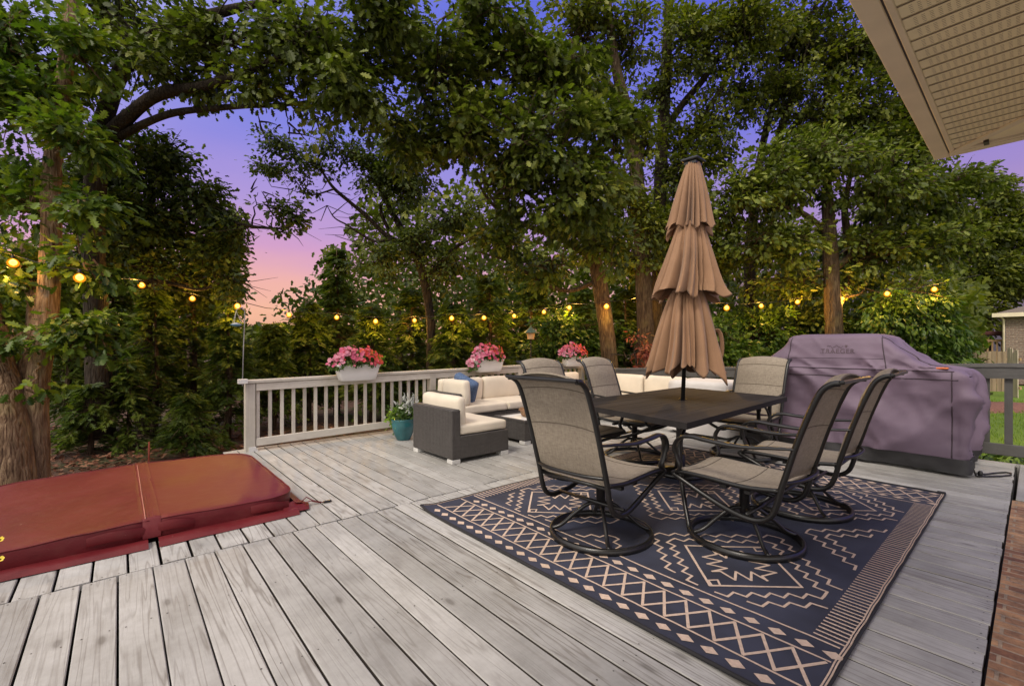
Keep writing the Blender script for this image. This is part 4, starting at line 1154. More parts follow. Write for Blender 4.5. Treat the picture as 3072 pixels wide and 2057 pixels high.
# ================================================================== house eave over the camera
def eave():
    z = 2.5; o = (4.24, .45, z)
    t = thing('house_eave', 'beige house eave with ribbed soffit and gutter over the deck corner', 'eave', o)
    xe, ye = 4.24, .452
    m = MB(); m.box(-3, xe, ye-.075, ye, z, z+.012, .003); m.box(-3, xe, ye-.010, ye, z+.012, z+.11); m.box(-3, xe, ye, ye+.012, z+.095, z+.115)
    m.box(xe-.075, xe, -3, ye-.076, z, z+.012, .003); m.box(xe-.010, xe, -3, ye-.076, z+.012, z+.11)
    m.build('gutter', M['fascia'], t, o)
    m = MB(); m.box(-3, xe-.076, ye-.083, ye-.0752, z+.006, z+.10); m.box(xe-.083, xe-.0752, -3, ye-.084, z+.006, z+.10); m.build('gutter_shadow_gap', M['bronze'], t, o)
    m = MB(); m.box(-3, xe-.084, ye-.108, ye-.0835, z-.002, z+.10, .003)
    d0 = Vector((xe-.10, ye-.11, z+.0)); d1 = d0+Vector((-1, -1, 0))*2.2
    m.beam(d0, d1, .05, .012); m.box(xe-.108, xe-.0835, -3, ye-.109, z+.0, z+.10, .003)
    m.build('trim', M['fascia'], t, o)
    # ribbed soffit: shallow V grooves and rows of vent slots, one sheet
    s = MB(); x = -2.6; w = .0985
    vents = MB()
    while x < xe-.11:
        x2 = min(x+w, xe-.11)
        ya = min(ye-.109, 9); 
        yb = max(-2.4, (x-xe)+ye-.02)   # stops at the diagonal trim
        yb = -2.4 if x < 1.9 else ye-.109-(xe-.11-x)*1.0
        if yb < ya-.01:
            zz = z+.004
            s.rn = random.random()
            s.add([(x, ya, zz+.010), (x+.010, ya, zz), (x2-.010, ya, zz), (x2, ya, zz+.010), (x, yb, zz+.010), (x+.010, yb, zz), (x2-.010, yb, zz), (x2, yb, zz+.010)], [(0, 1, 5, 4), (1, 2, 6, 5), (2, 3, 7, 6)])
            s.mi = 1; s.add([(x-.004, ya, zz-.001), (x+.005, ya, zz-.001), (x+.005, yb, zz-.001), (x-.004, yb, zz-.001)], [(0, 1, 2, 3)]); s.mi = 0
            y = ya-.03
            while y > max(yb, -1.2)+.02:
                s.mi = 1
                for k in range(5):
                    xx = x+.022+k*.013
                    s.add([(xx, y, zz-.0006), (xx+.0022, y, zz-.0006), (xx+.0022, y-.011, zz-.0006), (xx, y-.011, zz-.0006)], [(3, 2, 1, 0)])
                s.mi = 0; y -= .024
        x += w
    # plain panel on the other side of the hip
    a, b = xe-.112, ye-.112
    s.add([(a, b, z+.012), (a-2.2, b-2.2, z+.012), (a, b-2.2, z+.012)], [(0, 1, 2)])
    s.build('soffit', [M['soffit'], M['soffit_line']], t, o)
    k = MB()
    for yy in (.20, .02, -.3): k.box(xe-.15, xe-.084, yy-.012, yy+.012, z-.004, z+.02)
    k.build('gutter_bracket', M['bronze'], t, o)
    r = MB(); r.add([(-3, ye+.02, z+.125), (xe+.02, ye+.02, z+.125), (xe+.02, -3, z+.125), (xe-2, -3, z+.8), (-3, ye-2, z+.8), (xe-2, ye-2, z+.8)], [(0, 1, 5, 4), (1, 2, 3, 5)])
    r.build('roof', simple('roof_shingle', (.10, .085, .075), .9), t, o)
    f = thing('flood_lamp', 'white dome lamp under the eave at the right picture edge', 'lamp', (3.97, -.075, z-.0))
    m = MB(); m.lathe([(.045, .01), (.045, -.01), (.05, -.03), (.047, -.055), (.03, -.075), (.005, -.082)], 20); m.build('lamp_dome', M['white_plastic'], f)
eave()

# ================================================================== neighbouring house and fences
def neighbour():
    c = P(2300, 800, 21.0)     # near left corner of the brick wall
    zg = -.5
    # wall runs to the right of the picture
    ang = R(-93)
    t = thing('brick_house', 'neighbouring brick house with grey shingle roof at the right edge', 'house', (c.x, c.y, zg), ang)
    m = MB(); m.box(0, 6, 0, 5, 0, 3.25); m.build('wall', brick_mat('brown_house_brick', (.20, .13, .10), (.27, .20, .16), (.34, .31, .28), 1.0, .24, .08, .012, 'XZ'), t)
    m = MB(); e = .38; zz = 3.25
    m.add([(-e, -e, zz), (6+e, -e, zz), (6+e, 5+e, zz), (-e, 5+e, zz), (2.2, 2.5, zz+1.0), (3.8, 2.5, zz+1.0)], [(0, 1, 5, 4), (1, 2, 5), (2, 3, 4, 5), (3, 0, 4)])
    m.build('roof', simple('grey_house_shingle', (.15, .12, .10), .9, .3, 30, .4, 60, stretch=(1, 1, 4)), t)
    m = MB(); m.box(-e-.02, 6+e+.02, -e-.02, -e+.02, zz-.16, zz+.02); m.box(-e-.02, -e+.02, -e+.021, 5+e, zz-.16, zz+.02); m.box(-e, 6+e, -e+.02, 5+e, zz-.03, zz-.01); m.build('fascia', M['fascia'], t)
    m = MB(); m.tube([(-.06, -.06, 0), (-.06, -.06, 3.0), (-.22, -.22, 3.15)], .05, 8); m.build('downspout', M['fascia'], t)
    w = MB(); w.box(.60, .68, -.03, .02, 1.5, 2.7); w.box(.681, 1.669, -.03, .02, 2.62, 2.7); w.box(.681, 1.669, -.05, .02, 1.44, 1.52); w.box(1.67, 1.75, -.03, .02, 1.5, 2.7)
    wf = w.build('window', M['white_plastic'], t)
    g = MB(); g.box(.681, 1.669, -.012, -.004, 1.521, 2.619); g.build('pane', simple('dark_window_glass', (.02, .022, .03), .08), wf)
    def at(u, d, z=zg): p = P(u, 800, d); return Vector((p.x, p.y, z))
    woodm = simple('orange_cedar_boards', (.42, .27, .14), .8, .25, 14, .3, 80, stretch=(1, 1, .1))  # even orange-brown wood for fence rails and the deck next door
    pale = simple('pale_weathered_picket', (.55, .47, .36), .85, .25, 14, .3, 80, stretch=(1, 1, .1))
    def fence(a, b, h, label, mat, tops, name='wooden_fence', bw=.13):
        d = b-a; L = d.length; d.normalize(); nrm = Vector((-d.y, d.x, 0))
        f = thing(name, label, 'fence', a); pm = MB(); i = 0
        n = int(L/(bw+.015))
        for i in range(n):
            p = d*(i*(bw+.015)); hh = h+random.uniform(-tops, tops)
            q = p+d*bw
            vs = [p, q, q+nrm*.02, p+nrm*.02]
            lean = d*random.uniform(-.02, .02)
            pm.add([(v.x, v.y, 0) for v in vs]+[(v.x+lean.x, v.y+lean.y, hh) for v in vs], [(3, 2, 1, 0), (4, 5, 6, 7), (0, 1, 5, 4), (1, 2, 6, 5), (2, 3, 7, 6), (3, 0, 4, 7)])
        pm.build('pickets', mat, f)
        r = MB()
        for z in (.35, h-.3): r.beam(Vector((0, 0, z))+nrm*.045, d*L+Vector((0, 0, z))+nrm*.045, .045, .09)
        r.build('rail', woodm, f)
    fence(at(2226, 17.5), at(2306, 17.2), 1.55, 'weathered brown board fence beside the neighbouring house', simple('weathered_fence_boards', (.26, .19, .12), .85, .3, 10, .3, 80, stretch=(1, 1, .1)), .02)
    fence(at(2303, 15.8), at(2330, 15.0), 1.60, 'pale leaning white picket fence stub in front of the brick house', pale, .10)
    # raised deck with balusters next door
    a, b = at(2238, 22.0), at(2316, 21.4); d = (b-a).normalized(); L = (b-a).length
    f = thing('neighbour_deck', 'raised wooden deck with baluster railing left of the brick house', 'deck', a)
    m = MB(); m.beam(Vector((0, 0, 2.02)), d*L+Vector((0, 0, 2.02)), .12, .12); m.beam(Vector((0, 0, 1.22)), d*L+Vector((0, 0, 1.22)), .1, .2); m.build('rail', woodm, f)
    i = 0
    while i*.16 < L:
        m = MB(); p = d*(i*.16); m.box(p.x-.03, p.x+.03, p.y-.03, p.y+.03, 1.2, 1.98); m.build('baluster', woodm, f); i += 1
    for k in (.05, .5, .95):
        m = MB(); p = d*(L*k); m.box(p.x-.06, p.x+.06, p.y-.06, p.y+.06, 0, 1.15); m.build('post', woodm, f)
    p = P(2262, 775, 23.5)
    u = thing('grill_shelter', 'small red topped shelter behind the neighbour deck railing', 'shelter', (p.x, p.y, zg))
    m = MB(); m.box(-.9, .9, -.5, .5, 2.3, 2.5, .03); m.build('top', simple('dark_red_top', (.10, .03, .025), .7), u)
    for sx in (-.8, .8):
        m = MB(); m.box(sx-.05, sx+.05, -.05, .05, 0, 2.3); m.build('post', M['bronze'], u)
neighbour()
# ================================================================== ground
ZG = -.60
def ground():
    m, nt = new_mat('forest_floor_litter')
    tc = nt.n('ShaderNodeTexCoord')
    a = nt.n('ShaderNodeTexNoise', {'Vector': tc.outputs['Object'], 'Scale': 9.0, 'Detail': 8.0, 'Roughness': .75})
    b_ = nt.n('ShaderNodeTexNoise', {'Vector': tc.outputs['Object'], 'Scale': .7, 'Detail': 4.0})
    cr = nt.ramp(a.outputs[0], [(.32, (.025, .012, .008)), (.5, (.085, .038, .025)), (.68, (.16, .085, .055))])
    col = nt.mix(nt.ramp(b_.outputs[0], [(.45, (0,)*3), (.62, (.7,)*3)]).outputs[0], cr.outputs[0], (.03, .05, .012))
    b = nt.n('ShaderNodeBsdfPrincipled', {'Base Color': col, 'Roughness': .95})
    finish(nt, b, a.outputs[0], .8, .05)
    g = MB(); n = 60; E_ = 300
    ax = [-E_+2*E_*i/n for i in range(n+1)]
    ax = [math.copysign(abs(x/E_)**2.2*E_, x) for x in ax]
    rows = [[(x, y, ZG+(noise.noise(Vector((x*.12, y*.12, 0)))*.10 if abs(x)+abs(y) > 9 else 0)-.02*max(0, math.hypot(x, y)-14)*(1 if y > 4 else 0)*min(1, 1) if math.hypot(x, y) < 60 else ZG-.6) for y in ax] for x in ax]
    g.grid(rows, flip=True)
    tag(g.build('forest_floor', m), kind='structure')
    m, nt = new_mat('lawn_turf')
    tc = nt.n('ShaderNodeTexCoord')
    a = nt.n('ShaderNodeTexNoise', {'Vector': tc.outputs['Object'], 'Scale': 30.0, 'Detail': 8.0, 'Roughness': .8})
    cr = nt.ramp(a.outputs[0], [(.3, (.05, .10, .008)), (.5, (.12, .20, .012)), (.7, (.22, .29, .03))])
    b = nt.n('ShaderNodeBsdfPrincipled', {'Base Color': cr, 'Roughness': .9})
    finish(nt, b, a.outputs[0], .8, .04)
    g = MB(); rows = []
    for i in range(25):
        x = 7.6+22*i/24
        rows.append([(x, -22+(24.0+.30*(x-7.6))*j/24, -.47+noise.noise(Vector((x*.3, j*.4, 0)))*.02) for j in range(25)])
    g.grid(rows, flip=True); tag(g.build('lawn', m), kind='structure')
    # brick edged mulch strip across the lawn
    p, q = P(2180, 945, 11.6), P(2420, 935, 11.9)
    s = MB(); d = Vector((q.x-p.x, q.y-p.y, 0)).normalized(); nr = Vector((-d.y, d.x, 0)); a0 = Vector((p.x, p.y, -.44))
    L = (Vector((q.x, q.y, 0))-Vector((p.x, p.y, 0))).length; rows = []
    for i in range(30):
        rows.append([a0+d*(L*i/29)+nr*w+Vector((0, 0, z+.03*noise.noise(Vector((i*.7, w*4, 0))))) for w, z in ((-.15, -.03), (0, .05), (.7, .10), (1.3, .06), (1.5, -.03))])
    s.grid(rows, flip=False); tag(s.build('mulch_bed', simple('red_brown_mulch', (.17, .075, .05), .95, .5, 30, .9, 40)), kind='structure')
    # grass blades
    n = 16000
    X = RNG.uniform(7.7, 21, n); Y = RNG.uniform(-4, 2.6, n)+.2*(X-7.7)*.6
    c = np.stack([X, Y, np.full(n, -.48)], 1)
    ax_ = rdir(n)*.5+np.array([0, 0, 1.])
    gm = leaf_mat('grass_blades', [(.07, .13, .01), (.15, .24, .015), (.25, .33, .03)], .3, .6)
    lv = leaves(c, ax_, rdir(n), RNG.uniform(.05, .11, n), DIA*np.array([.22, 1]))
    tag(soup('grass', lv, None, np.tile(RNG.uniform(0, 1, n), 2), gm), kind='stuff')
    # low ground cover just outside the right railing
    n = 5200
    c = np.stack([RNG.uniform(7.3, 8.3, n), RNG.uniform(-2.5, 2.2, n), RNG.uniform(-.45, -.08, n)], 1)
    lv = leaves(c, rdir(n)+np.array([0, 0, .5]), rdir(n)+np.array([0, 0, 1.]), RNG.uniform(.05, .09, n), OVAL)
    tag(soup('ground_cover', lv, None, np.tile(RNG.uniform(0, 1, n), 2), LEAF['shrub']), kind='stuff')
    # fallen leaves behind the hot tub
    n = 5000
    U = RNG.uniform(60, 1000, n); D = RNG.uniform(5.9, 10.5, n)
    pts = np.array([P(u, 900, d) for u, d in zip(U, D)]); pts[:, 2] = ZG+RNG.uniform(.0, .07, n)
    lv = leaves(pts, rdir(n)*np.array([1, 1, .25]), rdir(n)*.4+np.array([0, 0, 1.]), RNG.uniform(.06, .12, n), MID)
    lit = leaf_mat('fallen_leaves', [(.05, .02, .012), (.13, .05, .03), (.22, .10, .06), (.28, .15, .09)], .1, .8, (1, 1, 1))
    tag(soup('leaf_litter', lv, None, np.tile(RNG.uniform(0, 1, n), 2), lit), kind='stuff')

LEAF = {
 'oak': leaf_mat('oak_leaves', [(0.028, 0.041, 0.006), (0.073, 0.100, 0.012), (0.141, 0.173, 0.021), (0.270, 0.292, 0.060)], .30, .45),
 'ivy': leaf_mat('creeper_leaves', [(0.023, 0.046, 0.007), (0.056, 0.100, 0.012), (0.125, 0.187, 0.018), (0.226, 0.277, 0.028)], .30, .45),
 'back': leaf_mat('back_oak_leaves', [(0.028, 0.040, 0.005), (0.073, 0.094, 0.009), (0.144, 0.162, 0.014), (0.251, 0.249, 0.028)], .32, .5),
 'dark': leaf_mat('dark_tree_leaves', [(0.023, 0.038, 0.008), (0.048, 0.072, 0.012), (0.088, 0.118, 0.018), (0.138, 0.167, 0.030)], .32, .5),
 'cedar': leaf_mat('cedar_fronds', [(0.027, 0.050, 0.009), (0.061, 0.096, 0.014), (0.104, 0.146, 0.018), (0.167, 0.199, 0.030)], .36, .55),
 'shrub': leaf_mat('shrub_leaves', [(0.023, 0.049, 0.008), (0.048, 0.093, 0.011), (0.086, 0.142, 0.019), (0.139, 0.190, 0.033)], .35, .42),
 'maple': leaf_mat('red_maple_leaves', [(0.140, 0.030, 0.020), (0.280, 0.070, 0.045), (0.400, 0.140, 0.080), (0.300, 0.170, 0.050)], .35, .5, (1.2, 1, .8)),
}
BARK = {
 'brown': bark_mat('oak_bark', (0.026, 0.016, 0.010), (0.086, 0.058, 0.036), (0.180, 0.133, 0.086)),
 'left': bark_mat('ridged_tan_bark', (0.060, 0.034, 0.020), (0.230, 0.148, 0.088), (0.383, 0.279, 0.176), 1.0),
 'dark': bark_mat('dark_limb_bark', (0.012, 0.009, 0.007), (0.038, 0.028, 0.020), (0.075, 0.058, 0.042)),
}
GAPS = [np.array(g, float) for g in (
    [(425, 288), (490, 278), (535, 305), (566, 350), (582, 425), (556, 425), (520, 392), (465, 375)],
    [(655, 436), (700, 452), (742, 480), (735, 512), (712, 500), (690, 468)],
    [(566, 575), (620, 545), (715, 540), (745, 480), (790, 520), (812, 575), (745, 560), (700, 600), (722, 640), (650, 655), (612, 690), (600, 722), (583, 706), (562, 640)],
    [(2288, 350), (2342, 332), (2342, 410), (2300, 395)])]
def in_gap(pts, pad=0):
    d = pts[:, :2] @ FW; X = pts[:, :2] @ RT
    u = (X/d*F_+CX)/S_; v = ((H-pts[:, 2])/d*F_+CY)/S_
    res = np.zeros(len(pts), bool)
    for g in GAPS:
        ins = np.zeros(len(pts), bool); j = len(g)-1
        for i in range(len(g)):
            xi, yi = g[i]; xj, yj = g[j]
            c = ((yi > v) != (yj > v)) & (u < (xj-xi)*(v-yi)/(yj-yi+1e-9)+xi); ins ^= c; j = i
        res |= ins
    return res

COV = 2.1
RAG = -.30; ALLC = []
def smooth_path(pts, k=4, wob=.0):
    out = []
    n = len(pts)
    for i in range(n-1):
        a = pts[max(i-1, 0)]; b = pts[i]; c = pts[i+1]; d = pts[min(i+2, n-1)]
        for t in range(k):
            u = t/k
            q = [.5*((2*b[m])+(c[m]-a[m])*u+(2*a[m]-5*b[m]+4*c[m]-d[m])*u*u+(3*b[m]-a[m]-3*c[m]+d[m])*u**3) for m in range(4)]
            out.append(q)
    out.append(list(pts[-1]))
    return out
def tree(name, label, stems, blobs, leaf, bark, size, tpl, group=None, cat='tree', m=13, sig=.13, twig=.3, droop=.35, cull=True, extra=0, bare=0):
    st3 = []
    for s in stems:
        q = []
        for u, v, d, r in s:
            p = P(u, v, d); q.append((p.x, p.y, p.z, r))
        st3.append(smooth_path(q))
    b = st3[0][0]; o = (b[0], b[1], ZG)
    t = thing(name, label, cat, o, 0, group)
    T = MB()
    nodes = []
    for k, s in enumerate(st3):
        rough = [max(.006, p[3]*(1+.10*noise.noise(Vector((p[0]*3, p[1]*3, p[2]*3))))) for p in s]
        T.tube([p[:3] for p in s], rough, 12 if s[0][3] > .08 else 7)
        for p in s[len(s)//4 if k == 0 else 0:]: nodes.append(p)
    nodes = np.array(nodes)
    cen = []; ax = []; nr = []; sz = []; rn = []
    for bu, bv, bd, ru, rv, rd, cov in blobs:
        c = np.array(P(bu, bv, bd)); s = S_*bd/F_
        A = PI*ru*rv*s*s
        N = int(cov*COV*A/(.18*size*size)); nc = max(3, N//m)
        dirs = rdir(nc); rad = RNG.uniform(0, 1, nc)**.42*RNG.uniform(.75, 1.22, nc)
        off = dirs*rad[:, None]
        # leaf sprays sit along side branches that leave a few forks inside the crown part
        kb = max(4, nc//8)
        bo = rdir(kb)*(RNG.uniform(.25, 1, kb)**.38)[:, None]*1.12; st_ = rdir(kb)*.35
        bi = RNG.integers(0, kb, nc); q_ = RNG.uniform(.18, 1.04, nc)
        off = st_[bi]*(1-q_)[:, None]+bo[bi]*q_[:, None]+RNG.normal(0, .085, (nc, 3))*np.array([1, 1, .75])
        off[:, 2] += .10*np.sin(q_*PI)-.10*q_**2
        W3 = lambda f: c+np.outer(f[:, 0]*ru*s, np.append(RT, 0))+np.outer(f[:, 1]*rd, np.append(FW, 0))+np.outer(f[:, 2]*rv*s, [0, 0, 1])
        cc = W3(off)
        bA = W3(st_); bB = W3(bo); bM = (bA+bB)/2; bM[:, 2] += .07*rv*s
        for k in range(kb):
            if not in_gap(np.stack([bB[k], bM[k]])).any(): T.tube([list(bA[k]), list(bM[k]), list(bB[k])], [.016, .011, .005], 4, cap=False)
        if cull: 
            keep = ~in_gap(cc); cc = cc[keep]; off = off[keep]
        hn = np.array([noise.noise(Vector(p)*1.15)+.6*noise.noise(Vector(p)*2.7) for p in cc]) if len(cc) else np.zeros(0)
        keep = hn > RAG; cc = cc[keep]; off = off[keep]
        nc = len(cc)
        if nc == 0: continue
        # a limb from the nearest stem node into this part of the crown
        dd = np.linalg.norm(nodes[:, :3]-c, axis=1)+np.maximum(0, nodes[:, 2]-c[2])*.8
        k = int(np.argmin(dd)); a = Vector(nodes[k, :3]); e = Vector(c); L = (e-a).length
        r0 = min(nodes[k, 3]*.6, .012+.022*L)
        limb = []
        for i in range(8):
            u = i/7; w = Vector((noise.noise(Vector((i*.9, bu, bv))), noise.noise(Vector((i*.9, bv, bu))), noise.noise(Vector((i*.9, bu+9, bv)))))*.16*L*math.sin(PI*u)
            limb.append(a.lerp(e, u)+w+Vector((0, 0, .12*L*math.sin(PI*u))))
        ok = not in_gap(np.array([list(x) for x in limb[3:]])).any()
        if ok: T.tube(limb, [r0*(1-.75*i/7) for i in range(8)], 6)
        ln = np.array([list(x) for x in limb])
        for q in range(nc):
            if random.random() < twig:
                p = Vector(cc[q]); j = int(np.argmin(np.linalg.norm(ln-cc[q], axis=1)+np.arange(8)[::-1]*.03)); s0 = Vector(ln[j])
                md = (s0+p)/2+Vector(rdir(1)[0])*.10*(p-s0).length
                T.tube([s0, md, p], [.012, .008, .004], 3, cap=False)
        tone = RNG.normal(0, .2, nc)+.16*off[:, 2]
        k = np.repeat(np.arange(nc), m)
        n = len(k)
        g = RNG.normal(size=(n, 3))*np.array([sig, sig, sig*.5])
        cen.append(cc[k]+g)
        out = off[k]+g/sig*.5
        ax.append(out*.8+rdir(n)*.7+np.array([0, 0, -droop]))
        nr.append(rdir(n)*.75+np.array([0, 0, 1.])+out*.35)
        sz.append(size*RNG.uniform(.45, 1.3, n))
        rn.append(np.clip(.46+tone[k]+RNG.normal(0, .16, n), 0, 1))
    for i in range(bare):
        q = nodes[random.randrange(len(nodes))]; a = Vector(q[:3]); d = Vector(rdir(1)[0]); d.z = d.z*.5
        L = random.uniform(.5, 1.5)
        T.tube([a, a+d*L*.5+Vector(rdir(1)[0])*.1, a+d*L+Vector(rdir(1)[0])*.2], [.012, .008, .003], 4)
    T.build('trunk', bark, t, o)
    if cen:
        cen, ax, nr, sz, rn = map(np.concatenate, (cen, ax, nr, sz, rn))
        if cull:
            keep = ~in_gap(cen) | (RNG.uniform(0, 1, len(cen)) < .10)
            cen, ax, nr, sz, rn = cen[keep], ax[keep], nr[keep], sz[keep], rn[keep]
        ALLC.append(cen)
        soup('crown', leaves(cen, ax, nr, sz, tpl), None, np.tile(rn, 2), leaf, t, o)
    return t
def conifer(label, u, d, vtop, hw, mat=None, n_b=110, dens=22, name='cedar_tree', group='evergreen cedars behind the deck', lean=0, low=.12):
    b = P(u, 900, d); top = P(u+lean, vtop, d); b.z = ZG; hgt = top.z-b.z; o = (b.x, b.y, ZG)
    w = hw*S_*d/F_
    t = thing(name, label, 'tree', o, 0, group)
    T = MB(); T.tube([b, b.lerp(top, .5)+Vector((.05, .03, 0)), top], [.035+.012*hgt, .025+.006*hgt, .008], 8)
    cen = []; ax = []; nr = []; rn = []; sz = []
    for i in range(n_b):
        f = random.uniform(low, .985)**.9; z = hgt*f
        a = random.uniform(0, 2*PI); L = w*(1.08-f)**.75*random.uniform(.55, 1.15)
        dr = Vector((math.cos(a), math.sin(a), 0)); s0 = b.lerp(top, f)
        rise = random.uniform(-.1, .3)
        tip = s0+dr*L+Vector((0, 0, L*(rise-.35)))
        mid = s0+dr*L*.55+Vector((0, 0, L*rise*.6))
        if in_gap(np.array([list(tip)])).any(): continue
        T.tube([s0, mid, tip], [.010, .007, .003], 3, cap=False)
        tone = random.gauss(0, .16)
        for k in range(int(dens*1.7)):
            q = random.uniform(.18, 1.05)
            p = s0*(1-q)**2+mid*2*q*(1-q)+tip*q*q
            sd = Vector((-dr.y, dr.x, 0))*random.choice((-1, 1))
            cen.append(list(p+Vector(rdir(1)[0])*.05)); ax.append(list(dr*.8+sd*random.uniform(.1, 1.0)+Vector((0, 0, random.uniform(-.55, .25)))))
            nr.append(list(Vector((0, 0, 1))+Vector(rdir(1)[0])*.6)); rn.append(min(1, max(0, .45+tone+random.gauss(0, .15)))); sz.append(random.uniform(.08, .19)*(1 if d < 10 else 1.2))
    for i in range(26):
        a = b.lerp(top, random.uniform(.05, .75)); dv = Vector(rdir(1)[0]); dv.z *= .35; L = w*random.uniform(.5, 1.1)
        e = a+dv*L+Vector((0, 0, -.1*L))
        if not in_gap(np.array([list(e)])).any(): T.tube([a, a+dv*L*.5+Vector((0, 0, .05*L)), e], [.009, .006, .003], 3, cap=False)
    T.build('trunk', BARK['brown'], t, o)
    cen, ax, nr, rn, sz = map(np.array, (cen, ax, nr, rn, sz))
    ALLC.append(cen)
    soup('crown', leaves(cen, ax, nr, sz, FROND, .1, .25), None, np.tile(rn, 2), mat or LEAF['cedar'], t, o)

ground()
O2 = OAK*np.array([1.05, 1])
# --- left edge
tree('oak_tree', 'thick tan trunked tree cut by the left picture edge, rising behind the hot tub',
  [[(14, 1230, 5.5, .29), (14, 1080, 5.5, .265), (8, 950, 5.55, .235), (-10, 840, 5.6, .19), (-40, 700, 5.7, .17), (-80, 450, 5.8, .13), (-110, 150, 5.9, .10)],
   [(55, 900, 5.8, .11), (75, 780, 5.9, .10), (80, 690, 6.0, .08), (45, 560, 6.1, .06)]],
  [(35, 640, 5.9, 85, 75, .5, 1.5), (15, 430, 6.3, 110, 120, .7, 1.8), (20, 150, 6.4, 150, 170, .8, 1.9), (-40, 720, 5.8, 70, 60, .4, 1.5)],
  LEAF['ivy'], BARK['left'], .12, O2)
tree('ivy_clad_tree', 'slim ridged trunk wrapped in leafy creeper, just right of the thick left trunk',
  [[(86, 1200, 5.75, .15), (85, 1060, 5.75, .125), (84, 900, 5.75, .118), (103, 760, 5.75, .115), (113, 640, 5.8, .11), (118, 520, 5.8, .105), (118, 400, 5.85, .10), (140, 240, 5.9, .085), (158, 80, 5.9, .08), (170, -80, 6.0, .07), (175, -260, 6, .05)]],
  [(165, 330, 5.6, 85, 75, .35, 1.7), (205, 470, 5.6, 55, 75, .3, 1.5), (190, 600, 5.65, 55, 60, .3, 1.4), (195, 740, 5.6, 60, 70, .3, 1.5), (75, 250, 5.7, 95, 110, .5, 1.6), (190, 140, 5.8, 70, 90, .4, 1.2), (65, 480, 5.7, 60, 80, .3, 1.2), (72, 890, 5.35, 28, 14, .15, 1.2), (150, 800, 5.6, 60, 40, .25, 1.2), (40, 770, 5.5, 45, 40, .2, 1.0)],
  LEAF['ivy'], BARK['left'], .12, O2)
tree('oak_tree', 'oak with heavy dark limbs arching over the upper left of the sky',
  [[(232, 1000, 7.8, .20), (222, 760, 7.8, .17), (214, 520, 7.7, .16), (228, 330, 7.6, .15), (265, 190, 7.4, .12), (325, 95, 7.2, .105), (400, 58, 7.1, .09), (470, 38, 7.0, .08), (560, 15, 6.9, .06), (640, 2, 6.8, .04), (740, -20, 6.7, .015)],
   [(228, 330, 7.6, .12), (285, 275, 7.4, .105), (345, 225, 7.2, .09), (405, 205, 7.1, .08), (470, 196, 7.0, .07), (560, 165, 6.8, .055), (640, 130, 6.6, .04), (720, 70, 6.5, .025)],
   [(240, 330, 7.6, .08), (330, 283, 7.4, .06), (400, 258, 7.3, .055), (490, 248, 7.2, .048), (560, 243, 7.1, .04), (650, 240, 7.0, .03), (760, 225, 6.9, .02)]],
  [(330, 120, 7.2, 130, 110, .8, 1.7), (520, 95, 7.0, 140, 100, .8, 1.6), (690, 110, 6.8, 130, 110, .8, 1.7), (610, 205, 7.0, 100, 55, .6, 1.7), (800, 190, 6.8, 100, 110, .8, 1.8), (440, 190, 7.2, 90, 50, .6, 1.3), (870, 60, 6.7, 120, 100, .8, 1.7), (260, 30, 7.3, 110, 80, .8, 1.5), (660, 290, 7.0, 60, 35, .4, 1.2), (740, 275, 7.0, 60, 40, .4, 1.3), (600, 290, 7.1, 45, 28, .3, 1.2)],
  LEAF['oak'], BARK['dark'], .13, OAK, m=10)
tree('broadleaf_tree', 'dense dark tree filling the left middle with one branch reaching into the sky gap',
  [[(330, 1010, 9.3, .15), (330, 800, 9.2, .14), (335, 620, 9.0, .11), (345, 470, 8.8, .08), (350, 380, 8.7, .05)],
   [(335, 560, 9.0, .06), (420, 500, 8.7, .05), (490, 497, 8.5, .042), (560, 515, 8.4, .032), (620, 522, 8.4, .024), (660, 522, 8.4, .014)],
   [(340, 640, 9.0, .05), (400, 650, 8.9, .04), (460, 662, 8.8, .032), (520, 640, 8.8, .022)]],
  [(250, 430, 8.7, 120, 100, 1, 2.1), (380, 400, 8.6, 110, 95, 1, 2.1), (330, 525, 8.8, 150, 85, 1, 2.1), (460, 455, 8.6, 75, 70, .8, 1.9), (475, 570, 8.8, 75, 60, .8, 1.8), (390, 640, 9.2, 140, 60, 1, 1.1), (530, 505, 8.5, 50, 35, .4, 1.5), (625, 478, 8.4, 55, 40, .4, 1.6), (590, 440, 8.4, 40, 28, .4, 1.3), (672, 498, 8.4, 32, 20, .3, 1.4), (640, 530, 8.4, 30, 14, .2, 1.0), (540, 550, 8.6, 25, 40, .3, 1.2), (200, 600, 8.8, 110, 90, .9, 1.8), (510, 640, 8.9, 45, 60, .6, 1.6)],
  LEAF['dark'], BARK['dark'], .12, MID, bare=25)
